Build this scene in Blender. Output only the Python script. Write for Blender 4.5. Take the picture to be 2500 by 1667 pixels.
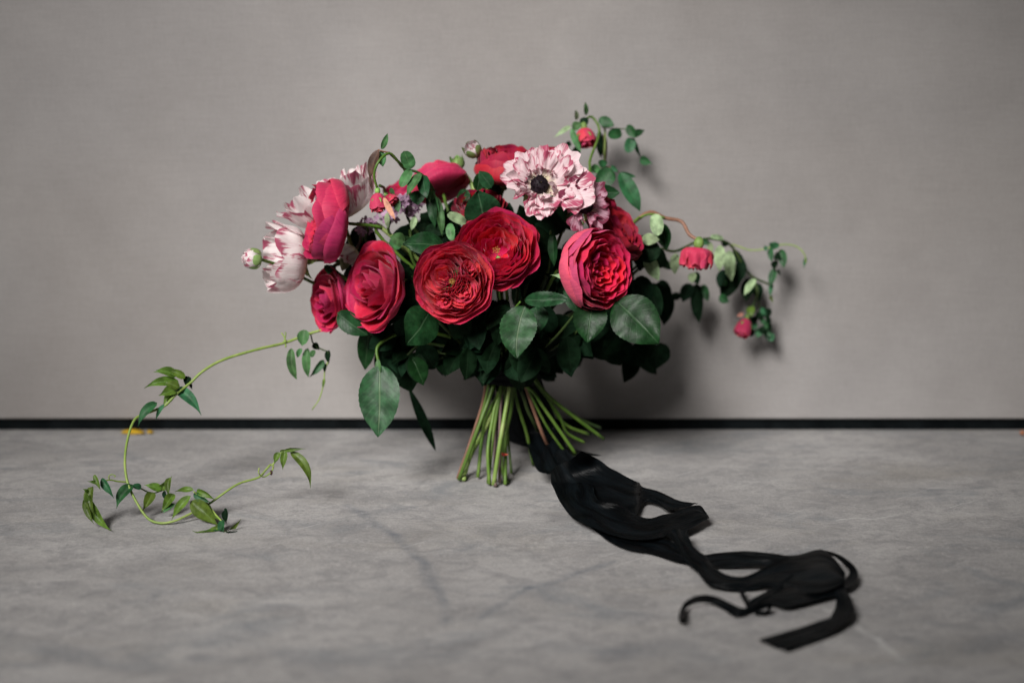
import bpy, math, random
import numpy as np
from mathutils import Vector, Matrix, noise

S = bpy.context.scene
for o in list(bpy.data.objects):
    bpy.data.objects.remove(o)

# ------------------------------------------------------------------ camera, world, lamp, exposure
CAM_H, PITCH, F = 0.45, math.radians(11.4), 3473.0      # F: focal length in photo pixels (2500 wide)
cp, sp = math.cos(PITCH), math.sin(PITCH)
cam = bpy.data.cameras.new("camera")
cam.sensor_width = 36.0
cam.lens = 36.0 * F / 2500.0
cam.clip_start, cam.clip_end = 0.02, 50.0
cam.dof.use_dof = True
cam.dof.focus_distance = 1.41
cam.dof.aperture_fstop = 2.2
cam_o = bpy.data.objects.new("camera", cam)
cam_o.location = (0, 0, CAM_H)
cam_o.rotation_euler = (math.pi / 2 - PITCH, 0, 0)
S.collection.objects.link(cam_o)
S.camera = cam_o

w = bpy.data.worlds.new("World")
S.world = w
w.use_nodes = True
bg = w.node_tree.nodes["Background"]
bg.inputs[0].default_value = (0.80, 0.90, 1.0, 1)
bg.inputs[1].default_value = 0.016

key = bpy.data.lights.new("window_light", "SPOT")
key.energy = 1060.0
key.color = (1.0, 0.965, 0.935)
key.shadow_soft_size = 0.66
key.spot_size = math.radians(28.8)
key.spot_blend = 1.0
key_o = bpy.data.objects.new("window_light", key)
key_o.location = (-0.98, -0.42, 1.76)
tgt = Vector((-0.06, 1.46, 0.21))
key_o.rotation_euler = (tgt - Vector(key_o.location)).to_track_quat('-Z', 'Y').to_euler()
S.collection.objects.link(key_o)

S.view_settings.view_transform = 'Standard'
S.view_settings.look = 'None'
S.view_settings.exposure = 0.0
S.view_settings.gamma = 1.0
S.render.engine = 'CYCLES'
S.cycles.max_bounces = 6
S.cycles.diffuse_bounces = 2
S.cycles.use_denoising = True

# ------------------------------------------------------------------ photo coordinates -> points in the place
def ray(x, y):
    dx, dy = (x - 1250.0) / F, (833.5 - y) / F
    return Vector((dx, cp + dy * sp, -sp + dy * cp))
def P(xy, Y):                       # point on the ray at depth Y
    d = ray(*xy)
    return Vector((0, 0, CAM_H)) + d * (Y / d.y)
def G(xy, h=0.0):                   # point on the ray at height h
    d = ray(*xy)
    return Vector((0, 0, CAM_H)) + d * ((h - CAM_H) / d.z)
def px(n, Y):                       # n photo pixels at depth Y, in metres
    return n * Y * 1.01 / F
def conv(x0, y0, s):
    return lambda x, y: (x0 + x / s, y0 + y / s)
D = conv(0, 0, 0.9408)
ZA, ZB, ZC, ZDD = conv(580, 300, 3.92), conv(1080, 300, 3.92), conv(580, 500, 3.92), conv(980, 500, 3.92)
ZE, ZF, ZV, ZR = conv(1480, 480, 3.92), conv(780, 750, 2.6133), conv(180, 780, 2.8), conv(1300, 1080, 2.767)
ZG, ZH, ZI, ZJ = conv(1330, 230, 5.2267), conv(1560, 560, 4.9), conv(660, 380, 4.613), conv(860, 310, 6.27)
CAMP = Vector((0, 0, CAM_H))
WALL_Y = 1.68

# ------------------------------------------------------------------ materials
def new_mat(name):
    m = bpy.data.materials.new(name)
    m.use_nodes = True
    nt = m.node_tree
    nt.nodes.clear()
    return m, nt
class N:
    def __init__(s, nt): s.nt = nt
    def add(s, t, **kw):
        n = s.nt.nodes.new(t)
        for k, v in kw.items(): setattr(n, k, v)
        return n
    def link(s, a, b): s.nt.links.new(a, b)
    def val(s, sock, v):
        if hasattr(v, 'is_output'): s.link(v, sock)
        else: sock.default_value = v
    def math(s, op, a, b=0.0, c=0.0, clamp=False):
        n = s.add('ShaderNodeMath', operation=op); n.use_clamp = clamp
        s.val(n.inputs[0], a); s.val(n.inputs[1], b); s.val(n.inputs[2], c)
        return n.outputs[0]
    def vmath(s, op, a, b=(0, 0, 0), out=0):
        n = s.add('ShaderNodeVectorMath', operation=op)
        s.val(n.inputs[0], a); s.val(n.inputs[1], b)
        return n.outputs[out]
    def mix(s, f, a, b, mode='MIX'):
        n = s.add('ShaderNodeMix', data_type='RGBA', blend_type=mode)
        s.val(n.inputs[0], f); s.val(n.inputs[6], c4(a)); s.val(n.inputs[7], c4(b))
        return n.outputs[2]
    def noise(s, vec, scale=5.0, detail=3.0, rough=0.5, dist=0.0):
        n = s.add('ShaderNodeTexNoise')
        if vec is not None: s.link(vec, n.inputs['Vector'])
        n.inputs['Scale'].default_value = scale; n.inputs['Detail'].default_value = detail
        n.inputs['Roughness'].default_value = rough; n.inputs['Distortion'].default_value = dist
        return n.outputs['Fac']
    def ramp(s, v, a, b, lo=0.0, hi=1.0):
        n = s.add('ShaderNodeMapRange', interpolation_type='SMOOTHSTEP')
        s.val(n.inputs[0], v)
        n.inputs[1].default_value, n.inputs[2].default_value = a, b
        n.inputs[3].default_value, n.inputs[4].default_value = lo, hi
        return n.outputs[0]
    def scale(s, vec, sc):
        n = s.add('ShaderNodeMapping'); s.link(vec, n.inputs[0]); n.inputs['Scale'].default_value = sc
        return n.outputs[0]
    def bump(s, h, strength, dist):
        n = s.add('ShaderNodeBump'); s.link(h, n.inputs['Height'])
        n.inputs['Strength'].default_value = strength; n.inputs['Distance'].default_value = dist
        return n.outputs[0]
    def surf(s, col, rough=0.5, spec=0.3, normal=None, sheen=0.0, trans=0.0, tcol=None):
        p = s.add('ShaderNodeBsdfPrincipled')
        s.val(p.inputs['Base Color'], c4(col)); s.val(p.inputs['Roughness'], rough)
        p.inputs['Specular IOR Level'].default_value = spec
        if sheen:
            p.inputs['Sheen Weight'].default_value = sheen
            p.inputs['Sheen Roughness'].default_value = 0.4
        if normal is not None: s.link(normal, p.inputs['Normal'])
        out = s.add('ShaderNodeOutputMaterial')
        if trans:
            t = s.add('ShaderNodeBsdfTranslucent'); s.val(t.inputs[0], c4(tcol if tcol is not None else col))
            if normal is not None: s.link(normal, t.inputs['Normal'])
            m = s.add('ShaderNodeMixShader'); m.inputs[0].default_value = trans
            s.link(p.outputs[0], m.inputs[1]); s.link(t.outputs[0], m.inputs[2]); s.link(m.outputs[0], out.inputs[0])
        else:
            s.link(p.outputs[0], out.inputs[0])
def c4(c):
    return (c[0], c[1], c[2], 1.0) if isinstance(c, tuple) and len(c) == 3 else c

def uv_of(n):
    u = n.add('ShaderNodeUVMap'); u.uv_map = "UVMap"
    sx = n.add('ShaderNodeSeparateXYZ'); n.link(u.outputs[0], sx.inputs[0])
    return u.outputs[0], sx.outputs[0], sx.outputs[1]

def petal_mat(name, front, back, edge, var=0.06, trans=0.32):
    m, nt = new_mat(name); n = N(nt)
    uv, u, v = uv_of(n)
    geo = n.add('ShaderNodeNewGeometry'); inf = n.add('ShaderNodeObjectInfo')
    st = n.noise(n.scale(uv, (30, 2.2, 1)), 1.0, 4, 0.6)
    big = n.noise(geo.outputs['Position'], 70, 3, 0.55)
    col = n.mix(geo.outputs['Backfacing'], front, back)
    du = n.math('ABSOLUTE', n.math('SUBTRACT', u, 0.5))
    e = n.math('MAXIMUM', n.ramp(v, 0.86, 1.0), n.ramp(du, 0.40, 0.5))
    col = n.mix(n.math('MULTIPLY', e, 0.5), col, edge)
    dk = tuple(x * 0.82 for x in front)
    col = n.mix(n.math('MULTIPLY', n.ramp(st, 0.42, 0.70), 0.55), col, n.mix(1.0, col, (0.62, 0.62, 0.70), 'MULTIPLY'))
    vn = n.noise(n.scale(uv, (60, 3.0, 1)), 1.0, 2, 0.5)
    col = n.mix(n.math('MULTIPLY', n.ramp(vn, 0.60, 0.70), 0.22), col, edge)
    col = n.mix(n.math('MULTIPLY', n.ramp(big, 0.5, 0.8), 0.35), col, edge)
    hs = n.add('ShaderNodeHueSaturation')
    n.link(n.math('MULTIPLY_ADD', inf.outputs['Random'], 0.022, 0.489), hs.inputs['Hue'])
    n.link(n.math('MULTIPLY_ADD', inf.outputs['Random'], 0.35, 0.85), hs.inputs['Value'])
    n.link(col, hs.inputs['Color']); col = hs.outputs[0]
    b = n.bump(n.math('MULTIPLY_ADD', st, 0.8, n.math('MULTIPLY', big, 1.0)), 0.5, 0.0014)
    n.surf(col, 0.58, 0.22, b, 0.12, trans)
    return m

def striped_mat(name, base, tint, streak, amount, soft=0.20, tintk=0.55):
    m, nt = new_mat(name); n = N(nt)
    uv, u, v = uv_of(n)
    inf = n.add('ShaderNodeObjectInfo')
    off = n.add('ShaderNodeCombineXYZ'); n.link(n.math('MULTIPLY', inf.outputs['Random'], 37.0), off.inputs[0])
    n.link(n.math('MULTIPLY', inf.outputs['Random'], 11.0), off.inputs[2])
    p = n.vmath('ADD', uv, off.outputs[0])
    a = n.noise(n.scale(p, (2.6, 1.1, 1)), 1.0, 3, 0.55, 0.6)
    fine = n.noise(n.scale(p, (34, 2.0, 1)), 1.0, 3, 0.6)
    du = n.math('ABSOLUTE', n.math('SUBTRACT', u, 0.5))
    e = n.math('MULTIPLY', n.math('MAXIMUM', n.ramp(v, 0.55, 1.0), n.ramp(du, 0.25, 0.5)), n.ramp(v, 0.2, 0.5))
    k = n.math('ADD', a, n.math('MULTIPLY_ADD', e, 0.20, n.math('MULTIPLY_ADD', fine, 0.42, -0.155)))
    k = n.math('MULTIPLY', n.ramp(k, 0.80 - amount, 0.80 + soft - amount), 0.88)
    col = n.mix(n.ramp(v, 0.12, 0.5), (0.78, 0.72, 0.50), base)
    col = n.mix(n.math('MULTIPLY', n.ramp(fine, 0.4, 0.7), tintk), col, tint)
    col = n.mix(k, col, streak)
    b = n.bump(fine, 0.6, 0.0012)
    n.surf(col, 0.60, 0.15, b, 0.0, 0.42)
    return m

def leaf_mat(name, front, back, vein, rough=0.36, spec=0.13, veins=0.6, trans=0.12):
    m, nt = new_mat(name); n = N(nt)
    uv, u, v = uv_of(n)
    geo = n.add('ShaderNodeNewGeometry'); inf = n.add('ShaderNodeObjectInfo')
    du = n.math('ABSOLUTE', n.math('SUBTRACT', u, 0.5))
    mid = n.ramp(du, 0.012, 0.035, 1.0, 0.0)
    saw = n.math('FRACT', n.math('MULTIPLY', n.math('SUBTRACT', v, n.math('MULTIPLY', du, 0.55)), 9.0))
    lat = n.ramp(n.math('ABSOLUTE', n.math('SUBTRACT', saw, 0.5)), 0.0, 0.10, 1.0, 0.0)
    vv = n.math('MAXIMUM', mid, n.math('MULTIPLY', lat, 0.16))
    ns = n.noise(geo.outputs['Position'], 120, 4, 0.6)
    fine = n.noise(geo.outputs['Position'], 900, 3, 0.6)
    f2 = tuple(x * 1.7 for x in front); f0 = tuple(x * 0.7 for x in front)
    col = n.mix(n.ramp(ns, 0.3, 0.7), f0, f2)
    col = n.mix(geo.outputs['Backfacing'], col, back)
    col = n.mix(n.math('MULTIPLY', vv, veins), col, vein)
    hs = n.add('ShaderNodeHueSaturation')
    n.link(n.math('MULTIPLY_ADD', inf.outputs['Random'], 0.03, 0.485), hs.inputs['Hue'])
    n.link(n.math('MULTIPLY_ADD', inf.outputs['Random'], 0.5, 0.75), hs.inputs['Value'])
    n.link(col, hs.inputs['Color'])
    h = n.math('ADD', n.math('MULTIPLY', vv, -1.0), n.math('MULTIPLY_ADD', ns, 0.8, n.math('MULTIPLY', fine, 0.35)))
    n.surf(hs.outputs[0], rough, spec, n.bump(h, 0.4, 0.0008), 0.0, trans)
    return m

def stem_mat(name, a, b, spec=0.3):
    m, nt = new_mat(name); n = N(nt)
    geo = n.add('ShaderNodeNewGeometry'); inf = n.add('ShaderNodeObjectInfo')
    ns = n.noise(n.scale(geo.outputs['Position'], (1, 1, 0.4)), 90, 4, 0.6)
    col = n.mix(n.ramp(ns, 0.35, 0.7), a, b)
    sp_ = n.noise(geo.outputs['Position'], 420, 2, 0.5)
    col = n.mix(n.math('MULTIPLY', n.ramp(sp_, 0.62, 0.75), 0.6), col, (0.10, 0.055, 0.03))
    hs = n.add('ShaderNodeHueSaturation')
    n.link(n.math('MULTIPLY_ADD', inf.outputs['Random'], 0.4, 0.8), hs.inputs['Value']); n.link(col, hs.inputs['Color'])
    n.surf(hs.outputs[0], 0.45, spec, n.bump(n.math('ADD', ns, n.math('MULTIPLY', sp_, 0.3)), 0.4, 0.001))
    return m

def plain_mat(name, a, b, scale=60, rough=0.6, spec=0.2, sheen=0.0, trans=0.0):
    m, nt = new_mat(name); n = N(nt)
    geo = n.add('ShaderNodeNewGeometry')
    ns = n.noise(geo.outputs['Position'], scale, 4, 0.6)
    n.surf(n.mix(n.ramp(ns, 0.3, 0.7), a, b), rough, spec, n.bump(ns, 0.4, 0.001), sheen, trans)
    return m

M = {}
M['crimson'] = petal_mat('crimson_petal', (0.72, 0.012, 0.068), (0.64, 0.030, 0.12), (0.80, 0.055, 0.14))
M['coral'] = petal_mat('coral_red_petal', (0.82, 0.055, 0.105), (0.70, 0.045, 0.13), (0.86, 0.11, 0.17))
M['magenta'] = petal_mat('magenta_petal', (0.55, 0.013, 0.075), (0.54, 0.030, 0.115), (0.66, 0.07, 0.16))
M['pinkback'] = petal_mat('pink_backed_petal', (0.60, 0.015, 0.06), (0.70, 0.10, 0.21), (0.74, 0.09, 0.18))
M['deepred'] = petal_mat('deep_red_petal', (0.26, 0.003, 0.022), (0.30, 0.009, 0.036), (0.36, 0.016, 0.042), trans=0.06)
M['spray'] = petal_mat('spray_rose_petal', (0.66, 0.030, 0.085), (0.68, 0.050, 0.12), (0.76, 0.11, 0.18))
M['striped'] = striped_mat('striped_pink_petal', (0.88, 0.73, 0.75), (0.80, 0.50, 0.58), (0.45, 0.020, 0.105), 0.125, 0.14, 0.5)
M['stripedpale'] = striped_mat('striped_white_petal', (0.95, 0.90, 0.89), (0.93, 0.74, 0.78), (0.45, 0.012, 0.105), 0.10, 0.12, 0.35)
M['stripeddark'] = striped_mat('striped_plum_petal', (0.70, 0.42, 0.52), (0.55, 0.22, 0.33), (0.22, 0.010, 0.05), 0.24)
M['roseleaf'] = leaf_mat('rose_leaf', (0.0085, 0.034, 0.0115), (0.035, 0.080, 0.040), (0.055, 0.11, 0.055))
M['greyleaf'] = leaf_mat('grey_green_leaf', (0.018, 0.060, 0.024), (0.05, 0.11, 0.055), (0.12, 0.18, 0.10), 0.42, 0.2)
M['shadedarkleaf'] = leaf_mat('shade_dark_leaf', (0.0040, 0.0125, 0.0055), (0.007, 0.018, 0.009), (0.012, 0.026, 0.013), 0.62, 0.035, 0.5, 0.02)  # dark foliage, with the shade of the bouquet's hollows put into the colour
M['sage'] = leaf_mat('sage_leaf', (0.21, 0.285, 0.155), (0.23, 0.30, 0.17), (0.30, 0.36, 0.22), 0.6, 0.2, 0.4, 0.2)
M['jasmine'] = leaf_mat('jasmine_leaf', (0.070, 0.125, 0.016), (0.13, 0.23, 0.07), (0.16, 0.27, 0.08), 0.42, 0.35, 0.6, 0.22)
M['vinedark'] = leaf_mat('vine_leaf', (0.016, 0.075, 0.026), (0.06, 0.14, 0.06), (0.06, 0.13, 0.05), 0.5, 0.3, 0.5, 0.12)
M['arching'] = leaf_mat('small_rose_leaf', (0.050, 0.135, 0.045), (0.08, 0.16, 0.07), (0.14, 0.22, 0.10), 0.5, 0.3, 0.5, 0.2)
M['bronze'] = leaf_mat('bronze_leaf', (0.055, 0.028, 0.022), (0.13, 0.070, 0.05), (0.16, 0.09, 0.06), 0.5, 0.3, 0.5, 0.15)
M['blush'] = leaf_mat('blush_leaf', (0.42, 0.20, 0.14), (0.45, 0.28, 0.18), (0.50, 0.34, 0.20), 0.55, 0.25, 0.5, 0.2)
M['sepal'] = leaf_mat('sepal_green', (0.16, 0.28, 0.07), (0.22, 0.34, 0.11), (0.28, 0.38, 0.14), 0.5, 0.3, 0.4, 0.2)
M['stem'] = stem_mat('green_stem', (0.055, 0.120, 0.015), (0.105, 0.175, 0.032))
M['stemdark'] = stem_mat('dark_stem', (0.030, 0.060, 0.016), (0.055, 0.085, 0.022))
M['stempink'] = stem_mat('reddish_stem', (0.17, 0.085, 0.055), (0.25, 0.13, 0.085))
M['stemplum'] = stem_mat('plum_brown_stem', (0.10, 0.065, 0.060), (0.16, 0.11, 0.10))
M['stemlight'] = stem_mat('pale_green_stem', (0.15, 0.24, 0.05), (0.24, 0.31, 0.10))
M['vine'] = stem_mat('vine_stem', (0.18, 0.27, 0.055), (0.26, 0.34, 0.09))
M['anther'] = plain_mat('dark_anther', (0.004, 0.003, 0.004), (0.018, 0.010, 0.016), 500, 0.6)
M['pollen'] = plain_mat('yellow_pollen', (0.42, 0.26, 0.04), (0.58, 0.40, 0.13), 500, 0.7)
M['lilac'] = plain_mat('lilac_floret', (0.36, 0.20, 0.33), (0.52, 0.36, 0.48), 300, 0.6, 0.2, 0, 0.2)
M['lilacdark'] = plain_mat('lilac_bud', (0.20, 0.06, 0.13), (0.36, 0.18, 0.28), 300, 0.6)
M['yellow'] = plain_mat('yellow_scrap', (0.46, 0.28, 0.015), (0.58, 0.37, 0.03), 120, 0.6)
M['orange'] = plain_mat('orange_scrap', (0.45, 0.16, 0.08), (0.55, 0.25, 0.12), 120, 0.6)
M['thorn'] = plain_mat('red_thorn', (0.42, 0.04, 0.03), (0.55, 0.09, 0.06), 200, 0.5)
M['blackstrip'] = plain_mat('black_strip', (0.002, 0.003, 0.0035), (0.006, 0.008, 0.009), 40, 0.5, 0.06)

def ribbon_mat():
    m, nt = new_mat('black_silk'); n = N(nt)
    uv, u, v = uv_of(n)
    geo = n.add('ShaderNodeNewGeometry')
    f = n.noise(n.scale(uv, (4.5, 5, 1)), 1.0, 4, 0.55, 0.8)
    g = n.noise(geo.outputs['Position'], 900, 2, 0.5)
    edge = n.ramp(n.math('ABSOLUTE', n.math('SUBTRACT', u, 0.5)), 0.488, 0.5)
    col = n.mix(n.ramp(f, 0.35, 0.75), (0.0010, 0.0014, 0.0017), (0.004, 0.006, 0.0075))
    col = n.mix(n.math('MULTIPLY', n.math('MULTIPLY', edge, n.ramp(f, 0.58, 0.66)), 0.08), col, (0.30, 0.34, 0.35))
    h = f
    n.surf(col, 0.42, 0.09, n.bump(h, 0.45, 0.008), 0.0)
    return m
M['ribbon'] = ribbon_mat()

def wall_mat():
    m, nt = new_mat('canvas_wall'); n = N(nt)
    tc = n.add('ShaderNodeTexCoord'); p = tc.outputs['Object']
    wx = n.noise(n.scale(p, (900, 900, 42)), 1.0, 2, 0.6)
    wz = n.noise(n.scale(p, (42, 42, 900)), 1.0, 2, 0.6)
    grain = n.noise(p, 520, 3, 0.7)
    big = n.noise(p, 2.4, 4, 0.55, 0.6)
    mid = n.noise(p, 11, 4, 0.6)
    hue = n.noise(n.vmath('ADD', p, (7, 3, 1)), 1.7, 3, 0.5)
    col = n.mix(n.ramp(big, 0.25, 0.75), (0.252, 0.235, 0.225), (0.335, 0.318, 0.307))
    col = n.mix(n.math('MULTIPLY', n.ramp(hue, 0.4, 0.7), 0.5), col, (0.285, 0.278, 0.280))
    k = n.math('ADD', n.math('MULTIPLY', wx, 0.30), n.math('ADD', n.math('MULTIPLY', wz, 0.30), n.math('ADD', n.math('MULTIPLY', grain, 0.40), n.math('MULTIPLY', mid, 0.30))))
    k = n.math('MULTIPLY_ADD', k, 0.66, 0.57)
    cc = n.add('ShaderNodeCombineXYZ')
    for i in range(3): n.link(k, cc.inputs[i])
    col = n.mix(1.0, col, cc.outputs[0], 'MULTIPLY')
    n.surf(col, 0.85, 0.12, n.bump(n.math('ADD', wx, wz), 0.25, 0.0008))
    return m

def floor_mat(lines):
    m, nt = new_mat('painted_concrete'); n = N(nt)
    tc = n.add('ShaderNodeTexCoord'); p = tc.outputs['Object']
    big = n.noise(n.scale(p, (6.5, 9, 1)), 1.0, 5, 0.6, 0.5)
    streak = n.noise(n.scale(p, (14, 40, 1)), 1.0, 7, 0.72, 0.5)
    fine = n.noise(n.scale(p, (70, 240, 1)), 1.0, 5, 0.7, 0.4)
    speck = n.noise(p, 900, 3, 0.7)
    brown = n.noise(n.vmath('ADD', n.scale(p, (4, 11, 1)), (5, 9, 2)), 1.0, 4, 0.6, 0.8)
    blue = n.noise(n.vmath('ADD', n.scale(p, (6, 12, 1)), (1, 4, 8)), 1.0, 5, 0.65, 1.2)
    pale = n.noise(n.vmath('ADD', n.scale(p, (6, 16, 1)), (3, 14, 8)), 1.0, 5, 0.7, 1.0)
    col = n.mix(n.ramp(big, 0.3, 0.7), (0.252, 0.246, 0.242), (0.340, 0.333, 0.327))
    col = n.mix(n.math('MULTIPLY', n.ramp(streak, 0.50, 0.78), 0.45), col, (0.185, 0.185, 0.190))
    grain = n.noise(p, 330, 5, 0.7)
    def scratch(ang, sx, sy, off, lo, hi):
        mp = n.add('ShaderNodeMapping'); n.link(p, mp.inputs[0]); mp.inputs['Rotation'].default_value = (0, 0, ang)
        q_ = n.vmath('ADD', n.scale(mp.outputs[0], (sx, sy, 1)), off)
        return n.ramp(n.noise(q_, 1.0, 4, 0.65, 0.3), lo, hi)
    mott = n.noise(n.scale(p, (30, 42, 1)), 1.0, 6, 0.72, 0.9)
    col = n.mix(n.math('MULTIPLY', n.ramp(mott, 0.42, 0.66), 0.55), col, (0.165, 0.165, 0.17))
    patch = n.noise(n.scale(p, (120, 135, 1)), 1.0, 6, 0.75, 0.5)
    worn = n.ramp(n.noise(n.vmath('ADD', n.scale(p, (9, 13, 1)), (2, 7, 4)), 1.0, 5, 0.65, 0.6), 0.40, 0.62, 0.25, 1.0)
    col = n.mix(n.math('MULTIPLY', n.math('MULTIPLY', worn, n.ramp(patch, 0.52, 0.66)), 0.42), col, (0.44, 0.43, 0.42))
    col = n.mix(n.math('MULTIPLY', n.math('MULTIPLY', worn, n.ramp(patch, 0.46, 0.34)), 0.40), col, (0.14, 0.14, 0.145))
    col = n.mix(n.math('MULTIPLY', n.ramp(brown, 0.54, 0.76), 0.22), col, (0.27, 0.245, 0.20))
    col = n.mix(n.math('MULTIPLY', n.ramp(blue, 0.52, 0.74), 0.60), col, (0.15, 0.165, 0.18))
    col = n.mix(n.math('MULTIPLY', n.ramp(pale, 0.60, 0.72), 0.25), col, (0.44, 0.44, 0.43))
    col = n.mix(n.math('MULTIPLY', scratch(0.55, 5, 150, (3, 1, 0), 0.60, 0.72), 0.40), col, (0.17, 0.17, 0.18))
    col = n.mix(n.math('MULTIPLY', scratch(-0.7, 6, 170, (8, 4, 0), 0.61, 0.72), 0.40), col, (0.44, 0.435, 0.43))
    col = n.mix(n.math('MULTIPLY', scratch(-0.1, 4, 210, (1, 9, 0), 0.60, 0.72), 0.40), col, (0.18, 0.18, 0.185))
    # creases and smears that the floor itself carries, warped by noise
    wob = n.add('ShaderNodeTexNoise'); n.link(p, wob.inputs['Vector']); wob.inputs['Scale'].default_value = 26; wob.inputs['Detail'].default_value = 4
    wv = n.vmath('SUBTRACT', wob.outputs['Color'], (0.5, 0.5, 0.5))
    sc = n.add('ShaderNodeVectorMath', operation='SCALE'); n.link(wv, sc.inputs[0]); sc.inputs[3].default_value = 0.022
    q = n.vmath('MULTIPLY', n.vmath('ADD', p, sc.outputs[0]), (1, 1, 0))
    for (a, b, wd, colr, st) in lines:
        ab = b - a
        pa = n.vmath('SUBTRACT', q, tuple(a))
        h = n.math('MULTIPLY', n.vmath('DOT_PRODUCT', pa, tuple(ab), 1), 1.0 / max(ab.length_squared, 1e-9), clamp=True)
        s2 = n.add('ShaderNodeVectorMath', operation='SCALE'); s2.inputs[0].default_value = tuple(ab); n.link(h, s2.inputs[3])
        d = n.vmath('DISTANCE', pa, s2.outputs[0], 1)
        k = n.math('MULTIPLY', n.ramp(d, 0.0, wd, st, 0.0), n.math('MULTIPLY', n.ramp(streak, 0.35, 0.6, 0.35, 1.0), n.ramp(fine, 0.3, 0.6, 0.5, 1.0)))
        col = n.mix(k, col, colr)
    k = n.math('MULTIPLY_ADD', n.math('ADD', n.math('MULTIPLY', grain, 1.0), n.math('MULTIPLY', speck, 0.8)), 0.95, 0.21)
    cc = n.add('ShaderNodeCombineXYZ')
    for i in range(3): n.link(k, cc.inputs[i])
    col = n.mix(1.0, col, cc.outputs[0], 'MULTIPLY')
    # sparse pale grit
    vor = n.add('ShaderNodeTexVoronoi'); n.link(p, vor.inputs['Vector']); vor.inputs['Scale'].default_value = 80
    dots = n.math('MULTIPLY', n.ramp(vor.outputs['Distance'], 0.04, 0.09, 1, 0), n.ramp(pale, 0.50, 0.62))
    col = n.mix(n.math('MULTIPLY', dots, 0.6), col, (0.62, 0.60, 0.58))
    vor2 = n.add('ShaderNodeTexVoronoi'); n.link(n.vmath('ADD', p, (3.3, 1.7, 0)), vor2.inputs['Vector']); vor2.inputs['Scale'].default_value = 62
    pits = n.math('MULTIPLY', n.ramp(vor2.outputs['Distance'], 0.03, 0.08, 1, 0), n.ramp(blue, 0.46, 0.58))
    col = n.mix(n.math('MULTIPLY', pits, 0.7), col, (0.06, 0.06, 0.062))
    n.surf(col, n.ramp(streak, 0.3, 0.7, 0.62, 0.8), 0.2, n.bump(n.math('ADD', n.math('MULTIPLY', fine, 0.6), n.math('MULTIPLY', speck, 0.4)), 0.35, 0.0012))
    return m

# ------------------------------------------------------------------ mesh helpers
def catmull(pts, n):
    pts = [Vector(p) for p in pts]
    if len(pts) == 2:
        return [pts[0].lerp(pts[1], i / n) for i in range(n + 1)]
    q = [pts[0] * 2 - pts[1]] + pts + [pts[-1] * 2 - pts[-2]]
    out = []
    segs = len(pts) - 1
    for i in range(n + 1):
        t = i / n * segs
        k = min(int(t), segs - 1); t -= k
        a, b, c, d = q[k], q[k + 1], q[k + 2], q[k + 3]
        out.append(0.5 * ((2 * b) + (c - a) * t + (2 * a - 5 * b + 4 * c - d) * t * t + (3 * b - a - 3 * c + d) * t ** 3))
    return out

def mesh_obj(name, verts, faces, mat, root=None, uvs=None, smooth=True):
    me = bpy.data.meshes.new(name)
    off = Vector(root.location) if root is not None else Vector((0, 0, 0))
    me.from_pydata([tuple(Vector(v) - off) for v in verts], [], faces)
    if smooth:
        me.polygons.foreach_set('use_smooth', [True] * len(me.polygons))
    if uvs is not None:
        ul = me.uv_layers.new(name="UVMap")
        idx = np.empty(len(me.loops), dtype=np.int32); me.loops.foreach_get('vertex_index', idx)
        ul.data.foreach_set('uv', np.asarray(uvs, dtype=np.float32)[idx].ravel())
    me.materials.append(mat)
    o = bpy.data.objects.new(name, me)
    S.collection.objects.link(o)
    if root is not None:
        # keep sub-parts right: offsets are all relative to the thing's empty
        o.parent = root
    return o

def sub(o, child):
    """hang child (built against the same thing root) under part o"""
    child.parent = o
    return child

def thing(name, label, cat, loc, group=None):
    o = bpy.data.objects.new(name, None)
    o.empty_display_size = 0.01
    o.location = loc
    o['label'], o['category'] = label, cat
    if group: o['group'] = group
    S.collection.objects.link(o)
    return o

def grid_faces(nu, nv, flip=False):
    f = []
    for j in range(nv):
        for i in range(nu):
            a = j * (nu + 1) + i; b = a + 1; c = b + nu + 1; d = a + nu + 1
            f.append((a, d, c, b) if flip else (a, b, c, d))
    return f

def tube(root, name, pts, r0, r1, mat, n=24, sides=8, bumps=0.0, cap=True, seed=0):
    c = catmull(pts, n)
    verts, faces = [], []
    up = Vector((0.3, 0.8, 0.52))
    for i, p in enumerate(c):
        t = (c[min(i + 1, n)] - c[max(i - 1, 0)]).normalized()
        x = up.cross(t)
        if x.length < 1e-4: x = Vector((1, 0, 0)).cross(t)
        x.normalize(); y = t.cross(x); up = y
        r = r0 + (r1 - r0) * i / n
        if bumps: r *= 1 + bumps * noise.noise(Vector((i * 0.9 + seed * 7.3, seed, 0)))
        for k in range(sides):
            a = 2 * math.pi * k / sides
            verts.append(p + x * (math.cos(a) * r) + y * (math.sin(a) * r))
    for i in range(n):
        for k in range(sides):
            a = i * sides + k; b = i * sides + (k + 1) % sides
            faces.append((a, b, b + sides, a + sides))
    if cap:
        faces.append(tuple(reversed(range(sides))))
        faces.append(tuple(n * sides + k for k in range(sides)))
    return mesh_obj(name, verts, faces, mat, root)

def ss(a, b, x):
    t = max(0.0, min(1.0, (x - a) / (b - a))); return t * t * (3 - 2 * t)

def axis_frame(ax):
    z = Vector(ax).normalized()
    x = Vector((0, 0, 1)).cross(z)
    if x.length < 0.05: x = Vector((1, 0, 0))
    x.normalize(); y = z.cross(x)
    return Matrix((x, y, z)).transposed()

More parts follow.
